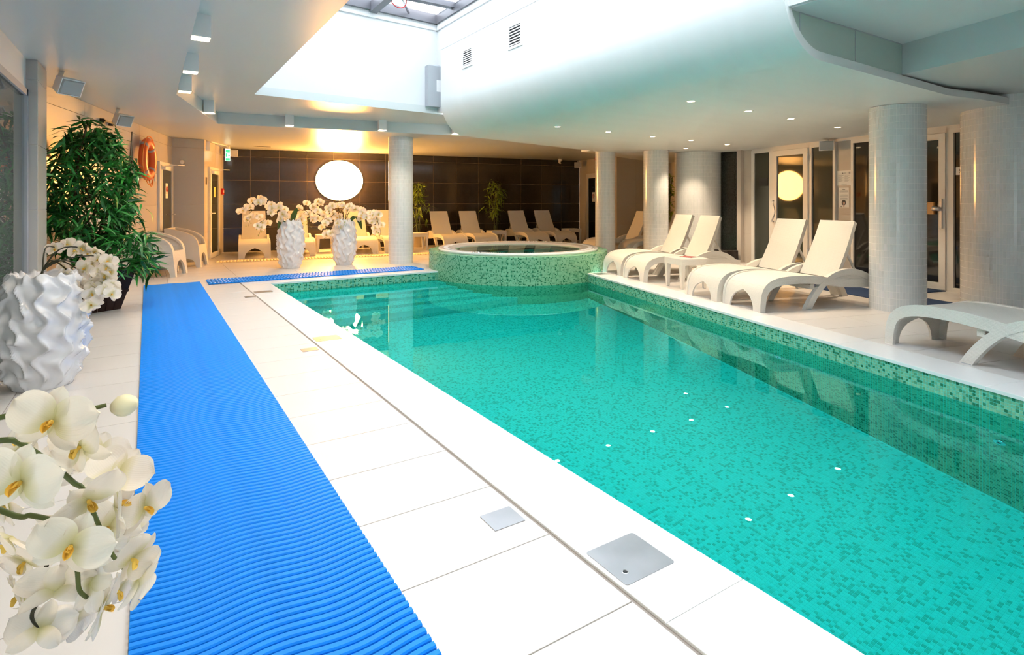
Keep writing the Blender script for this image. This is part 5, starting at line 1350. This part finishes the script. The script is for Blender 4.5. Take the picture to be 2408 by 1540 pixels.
MB().box(-0.25, 0.25, 0.02, 0.058, -0.2, 0.2).build('wall_bracket', 'white_plastic', lamp)
# wall speakers
def make_speaker():
    o = empty('wall_speaker', (0, 0, 0)); bw, bh, bd = 0.115, 0.085, 0.13
    fr = [(-bw, -bd, -bh), (bw, -bd, -bh), (bw, -bd, bh), (-bw, -bd, bh)]; bk_ = [(-bw * 0.75, 0, -bh * 0.8), (bw * 0.75, 0, -bh * 0.8), (bw * 0.75, 0, bh * 0.8), (-bw * 0.75, 0, bh * 0.8)]
    MB().add(fr + bk_, [(0, 1, 2, 3), (7, 6, 5, 4), (0, 4, 5, 1), (1, 5, 6, 2), (2, 6, 7, 3), (3, 7, 4, 0)]).build('cabinet', 'white_plastic', o)
    MB().cbox(-bw * 0.92, bw * 0.92, -bh * 0.9, bh * 0.9, 0, 0.014, 0.01).build('grille', 'grey_band', o).rotation_euler = (math.radians(90), 0, 0)
    o.children[-1].location = (0, -bd, 0)
    MB().tube([(0, 0.0, 0), (0, 0.05, 0), (0, 0.07, 0.05), (0, 0.07, 0.11)], 0.022, 10).build('bracket', 'white_plastic', o, smooth=True)
    return o
spk = make_speaker(); fs = True
for loc, rz, tilt, lb in (((-0.72, 7.36, 2.50), 0.7, 0.45, 'tilted white loudspeaker under the ceiling at the grey pilaster'), ((-0.34, 9.98, 2.50), 0.7, 0.45, 'tilted white loudspeaker above the potted tree'), ((1.75, 15.72, 2.50), 0.35, 0.15, 'white loudspeaker in the corner beside the green exit sign'),
                          ((11.72, 14.35, 2.46), -0.7, 0.1, 'white loudspeaker at the right end of the dark wall'), ((10.02, 5.42, 2.26), -1.2, 0.05, 'white loudspeaker under the ceiling above the paper notices')):
    o = spk if fs else copy_tree(spk); fs = False
    o.location = loc; o.rotation_euler = (tilt, 0, rz); tag(o, lb, 'loudspeaker', 'wall loudspeakers')
# exit sign
ex_ = empty('exit_sign', (1.62, 15.15, 2.45), 0.25, 'small lit green exit sign hanging from the ceiling near the corner', 'sign')
MB().tube([(0, 0.0, 0.17), (0, 0.0, 0.09)], 0.012, 8).build('hanger', 'white_plastic', ex_)
MB().lathe([(0.0, 0.155), (0.055, 0.15), (0.055, 0.09), (0.0, 0.085)], 18, cap=False).build('lamp_body', 'white_plastic', ex_, smooth=True)
MB().box(-0.055, 0.055, -0.012, 0.012, -0.20, 0.085).build('panel', 'sign_white', ex_)
for z0, z1, x0, x1 in ((-0.19, -0.13, -0.05, 0.05), (-0.10, -0.02, -0.05, -0.01), (0.0, 0.07, -0.05, 0.05), (-0.085, -0.05, 0.01, 0.045)): MB().box(x0, x1, -0.0145, -0.012, z0, z1).build('symbol', 'green_sign', ex_)
wc = empty('ceiling_conduit', (0, 0, 0), 0, 'pale cable duct running below the ceiling to the exit sign', 'cable duct')
MB().tube([(1.20, 14.2, 2.60), (1.45, 14.8, 2.605), (1.62, 15.15, 2.605)], 0.014, 6).build('duct', 'white_plastic', wc)
MB().box(1.06, 1.16, 14.1, 14.25, 2.40, 2.60).build('junction_box', 'white_plastic', wc)
cv = empty('ceiling_slot', (2.35, 14.9, ZL), 0, 'thin dark air slot in the ceiling before the dark wall', 'vent')
MB().box(-0.22, 0.22, -0.05, 0.05, -0.006, 0.0).build('frame', 'white_plastic', cv); MB().box(-0.19, 0.19, -0.03, 0.03, -0.010, -0.006).build('slot', 'black_plastic', cv)
# dome camera, strobe
cc = empty('security_camera', (11.0, 14.35, ZL), 0, 'small white dome camera on the ceiling at the dark wall', 'camera')
MB().lathe([(0, 0.0), (0.06, 0.0), (0.065, -0.05), (0.05, -0.06), (0, -0.06)], 20, cap=False).build('base', 'white_plastic', cc, smooth=True)
MB().lathe([(0.0, -0.155), (0.03, -0.148), (0.055, -0.12), (0.062, -0.09), (0.05, -0.06)], 20, cap=False).build('dome', 'white_plastic', cc, smooth=True)
MB().lathe([(0, 0.0), (0.028, 0.0), (0.028, 0.02), (0, 0.02)], 16, cap=False).build('lens', 'black_plastic', cc).rotation_euler = (math.radians(90), 0, -0.4)
cc.children[-1].location = (0, -0.055, -0.11)
sb_ = empty('alarm_beacon', (11.50, 13.2, 2.56), 0, 'dark red alarm sounder on the wall left of the slim column', 'alarm')
MB().lathe([(0.0, 0.06), (0.05, 0.06), (0.055, 0.0), (0.045, -0.04), (0.03, -0.06), (0, -0.065)], 18, cap=False).build('body', 'red_box', sb_, smooth=True)
MB().box(-0.03, 0.13, -0.03, 0.03, 0.03, 0.06).build('mount', 'black_plastic', sb_)
# vents in the bulkhead face
def vent(y0, y1, z0, z1, label):
    o = empty('air_vent', (XB, (y0 + y1) / 2, (z0 + z1) / 2), 0, label, 'vent', 'white air vents in the bulkhead'); w, h = (y1 - y0) / 2, (z1 - z0) / 2; f = 0.035
    for a_ in ((-w, w, h - f, h), (-w, w, -h, -h + f), (-w, -w + f, -h + f, h - f), (w - f, w, -h + f, h - f)): MB().box(-0.014, 0.0, *a_).build('frame', 'white_plastic', o)
    MB().box(-0.004, -0.001, -w + f, w - f, -h + f, h - f).build('backing', 'black_plastic', o)
    nl = 7
    for k in range(nl):
        z = -h + f + (k + 0.5) * (2 * h - 2 * f) / nl
        MB().add([(-0.013, -w + f, z - 0.010), (-0.013, w - f, z - 0.010), (-0.004, w - f, z + 0.008), (-0.004, -w + f, z + 0.008), (-0.014, -w + f, z - 0.007), (-0.014, w - f, z - 0.007), (-0.005, w - f, z + 0.011), (-0.005, -w + f, z + 0.011)],
                 [(0, 1, 2, 3), (4, 7, 6, 5), (0, 4, 5, 1), (2, 6, 7, 3)]).build('slat', 'white_plastic', o)
vent(7.66, 8.01, 3.38, 3.68, 'smaller looking white air vent at the far end of the bulkhead')
vent(6.30, 6.65, 3.37, 3.71, 'white air vent nearer along the bulkhead')
pj = empty('wall_unit', (4.15, 9.0, 3.28), 0, 'flat grey box mounted behind the end of the bulkhead', 'box')
MB().cbox(-0.11, 0.14, -0.03, 0.11, -0.36, 0.36, 0.02).build('casing', 'grey_plastic', pj); MB().box(0.05, 0.14, -0.032, -0.03, -0.1, 0.1).build('cover_plate', 'white_plastic', pj)
# lifebuoy on the left wall (local x along the wall, -y into the room)
wa = math.atan2(WL1[1] - WL0[1], WL1[0] - WL0[0]); wd = Vector((math.cos(wa), math.sin(wa)))
def on_wall(s, out, z): return (WL0[0] + wd.x * s + wd.y * out, WL0[1] + wd.y * s - wd.x * out, z)
lb_ = empty('lifebuoy', on_wall(3.62, 0.12, 2.02), wa, 'orange lifebuoy with grey bands hanging on the left wall', 'lifebuoy')
ring = [(0.29 * math.cos(2 * math.pi * k / 48), 0, 0.29 * math.sin(2 * math.pi * k / 48)) for k in range(48)]
mb = MB().tube(ring, 0.085, 14, closed=True); mb.v = [(x, y * 0.75, z) for x, y, z in mb.v]; mb.build('ring', 'orange', lb_, smooth=True)
for k in range(4):
    a_ = math.pi / 4 + k * math.pi / 2; mb = MB()
    mb.tube([(0.29 * math.cos(a_ + d), 0, 0.29 * math.sin(a_ + d)) for d in (-0.09, -0.045, 0, 0.045, 0.09)], 0.089, 14); mb.v = [(x, y * 0.76, z) for x, y, z in mb.v]; mb.build('band', 'grey_band', lb_, smooth=True)
rp = []
for k in range(65):
    a_ = math.pi / 4 + 2 * math.pi * k / 64; r = 0.385 + 0.035 * abs(math.sin(2 * (a_ - math.pi / 4)))
    rp.append((r * math.cos(a_), -0.03, r * math.sin(a_) - 0.02 * abs(math.sin(2 * (a_ - math.pi / 4)))))
MB().tube(rp[:-1], 0.009, 6, closed=True).build('rope', 'orange_rope', lb_, smooth=True)
MB().tube(spline([(-0.1, -0.05, -0.36), (-0.08, -0.06, -0.45), (0.05, -0.05, -0.47), (0.12, -0.05, -0.38)], 14), 0.008, 6).build('rope', 'orange_rope', lb_, smooth=True)
MB().box(-0.03, 0.03, -0.03, 0.12, 0.26, 0.32).build('hook', 'steel', lb_)
br_ = empty('wall_bracket', on_wall(1.93, 0.03, 2.44), wa, 'black horizontal bracket on the wall above the potted tree', 'bracket')
MB().box(-0.21, 0.21, -0.05, -0.025, -0.012, 0.012).build('bar', 'black_plastic', br_)
for x in (-0.20, 0.16): MB().box(x, x + 0.05, -0.03, 0.03, -0.03, 0.03).build('foot', 'black_plastic', br_)
# switches, detector, red box, signs
def plate(name, p, q, s, z, w, h, m, label, cat, t=0.012, extra=None):
    a_ = math.atan2(q[1] - p[1], q[0] - p[0]); o = empty(name, (p[0] + math.cos(a_) * s, p[1] + math.sin(a_) * s, z), a_, label, cat)
    MB().box(-w / 2, w / 2, -t - 0.004, -0.004, -h / 2, h / 2).build('plate', m, o)
    if extra: extra(o, -t - 0.004)
    return o
plate('room_plate', WL0, WL1, 4.57, 1.735, 0.09, 0.13, 'grey_plastic', 'small grey room plate left of the door behind the armchairs', 'plate')
plate('room_plate', WD0, WD1, 0.18, 1.735, 0.09, 0.16, 'black_plastic', 'small dark room plate on the wall left of the yellow notice door', 'plate')
def callpoint(o, y):
    MB().box(-0.03, 0.03, y - 0.008, y, -0.03, 0.03).build('button', 'paper', o)
plate('fire_call_point', WD0, WD1, 1.93, 1.53, 0.13, 0.15, 'red_box', 'red fire alarm box in the corner beside the dark wall', 'alarm box', 0.05, callpoint)
dd = empty('smoke_detector', (0.62, 13.90, 2.12), 0, 'tiny white round detector on the grey return wall', 'detector')
MB().lathe([(0, 0.03), (0.04, 0.025), (0.045, 0.0)], 18, cap=False).build('body', 'white_plastic', dd, smooth=True).rotation_euler = (math.radians(90), 0, 0)
def prohibition(o, y, r=0.055, z=0.03):
    ringp = [(r * math.cos(2 * math.pi * k / 28), y - 0.001, z + r * math.sin(2 * math.pi * k / 28)) for k in range(28)]
    MB().tube(ringp, 0.009, 5, closed=True).build('red_ring', 'ink_red', o)
    MB().tube([(-r * 0.7, y - 0.001, z + r * 0.7), (r * 0.7, y - 0.001, z - r * 0.7)], 0.006, 5).build('red_bar', 'ink_red', o)
    MB().box(-0.012, 0.012, y - 0.001, y, z - 0.035, z + 0.03).build('figure', 'ink', o)
    for dz in (-0.075, -0.088): MB().box(-0.05, 0.05, y - 0.001, y, z + dz - 0.003, z + dz + 0.003).build('text_line', 'ink_red', o)
o = plate('door_sign', WL0, WL1, 5.24, 1.50, 0.17, 0.30, 'paper', 'white prohibition sign on the glass door behind the armchairs', 'sign', 0.002, prohibition); 
for c in o.children: c.location.y -= 0.036
o = plate('door_sign', FW1, RW1, 1.02, 1.42, 0.17, 0.30, 'paper', 'white prohibition sign on the dark door right of the dark wall', 'sign', 0.002, prohibition)
for c in o.children: c.location.y -= 0.036
def ylines(o, y):
    for dz in (0.06, 0.03, 0.0, -0.03, -0.06): MB().box(-0.045, 0.045, y - 0.001, y, dz - 0.004, dz + 0.004).build('text_line', 'ink_grey', o)
o = plate('door_sign', WD0, WD1, 0.90, 1.50, 0.16, 0.23, 'yellow_paper', 'yellow paper notice on the glass door next to the dark wall', 'sign', 0.002, ylines)
for c in o.children: c.location.y -= 0.036
# paper notices on the right-hand partition wall
def two_col(o, y):
    for c in (-0.062, 0.062):
        for k in range(9): MB().box(c - 0.052, c + 0.052 - 0.02 * (k % 3), y - 0.001, y, 0.045 - k * 0.013, 0.050 - k * 0.013).build('text_line', 'ink_grey', o)
    MB().lathe([(0, 0.001), (0.010, 0.001)], 16, cap=False).build('logo_dot', 'ink', o, loc=(-0.03, y - 0.001, 0.085)).rotation_euler = (math.radians(90), 0, 0)
    MB().box(-0.015, 0.03, y - 0.001, y, 0.080, 0.090).build('logo_text', 'ink_grey', o)
    MB().box(0.09, 0.12, y - 0.001, y, 0.070, 0.105).build('stamp', 'ink_grey', o)
    MB().box(-0.05, 0.05, y - 0.001, y, -0.118, -0.112).build('footer_line', 'ink_grey', o)
plate('paper_notice', NA, NB_, 0.150, 1.69, 0.27, 0.255, 'paper', 'landscape paper notice with two columns of text on the beige wall', 'notice', 0.002, two_col)
def portrait(o, y):
    for k, w in ((0, 0.05), (1, 0.16), (2, 0.17), (3, 0.14), (5, 0.15), (6, 0.16), (8, 0.14), (9, 0.15)):
        z = 0.135 - k * 0.018; MB().box(-w / 2, w / 2, y - 0.001, y, z - 0.004, z + 0.004).build('text_line', 'ink_grey' if k else 'ink', o)
    def disc(nm, m, cx, cz, rx, rz_, dy):
        MB().add([(cx + rx * math.cos(2 * math.pi * k / 22), y - dy, cz + rz_ * math.sin(2 * math.pi * k / 22)) for k in range(22)], [tuple(range(22))]).build(nm, m, o)
    disc('printed_hair', 'ink', 0.0, -0.088, 0.042, 0.048, 0.001); disc('printed_face', 'skin_print', 0.004, -0.095, 0.020, 0.030, 0.0016)
    disc('printed_fringe', 'ink', 0.0, -0.070, 0.026, 0.014, 0.0022); disc('printed_hand', 'skin_print', 0.0, -0.142, 0.014, 0.022, 0.0012)
    MB().box(-0.065, -0.035, y - 0.001, y, -0.165, -0.155).build('printed_mark', 'ink', o)
plate('paper_notice', NA, NB_, 0.145, 1.355, 0.20, 0.34, 'paper', 'portrait paper notice showing a dark haired head, below the landscape one', 'notice', 0.002, portrait)
# name plate with lettering on the glass by the thick column
sp_ = empty('name_plate', (PO[0] - PD[0] * tx(-0.22), PO[1] - PD[1] * tx(-0.22), 1.72), PANG, 'white plate with black lettering on the glass beside the thick column', 'sign')
MB().box(-0.10, 0.10, -0.020, -0.013, -0.055, 0.055).build('plate', 'paper', sp_)
tc_ = bpy.data.curves.new('lettering', 'FONT'); tc_.body = 'Sa'; tc_.size = 0.085; tc_.extrude = 0.0005; tc_.align_x = 'LEFT'
tmp = bpy.data.objects.new('lettering_curve', tc_); COL.objects.link(tmp)
tme = bpy.data.meshes.new_from_object(tmp.evaluated_get(bpy.context.evaluated_depsgraph_get())); bpy.data.objects.remove(tmp)
tme.materials.clear(); tme.materials.append(M['ink'])
to = link('lettering', tme, sp_, loc=(-0.06, -0.021, -0.03)); to.rotation_euler = (math.radians(90), 0, 0)

# the unused prototypes never stay behind
for o in (proto, proto_low):
    if id(o) not in used:
        for c in list(o.children_recursive) + [o]: bpy.data.objects.remove(c)
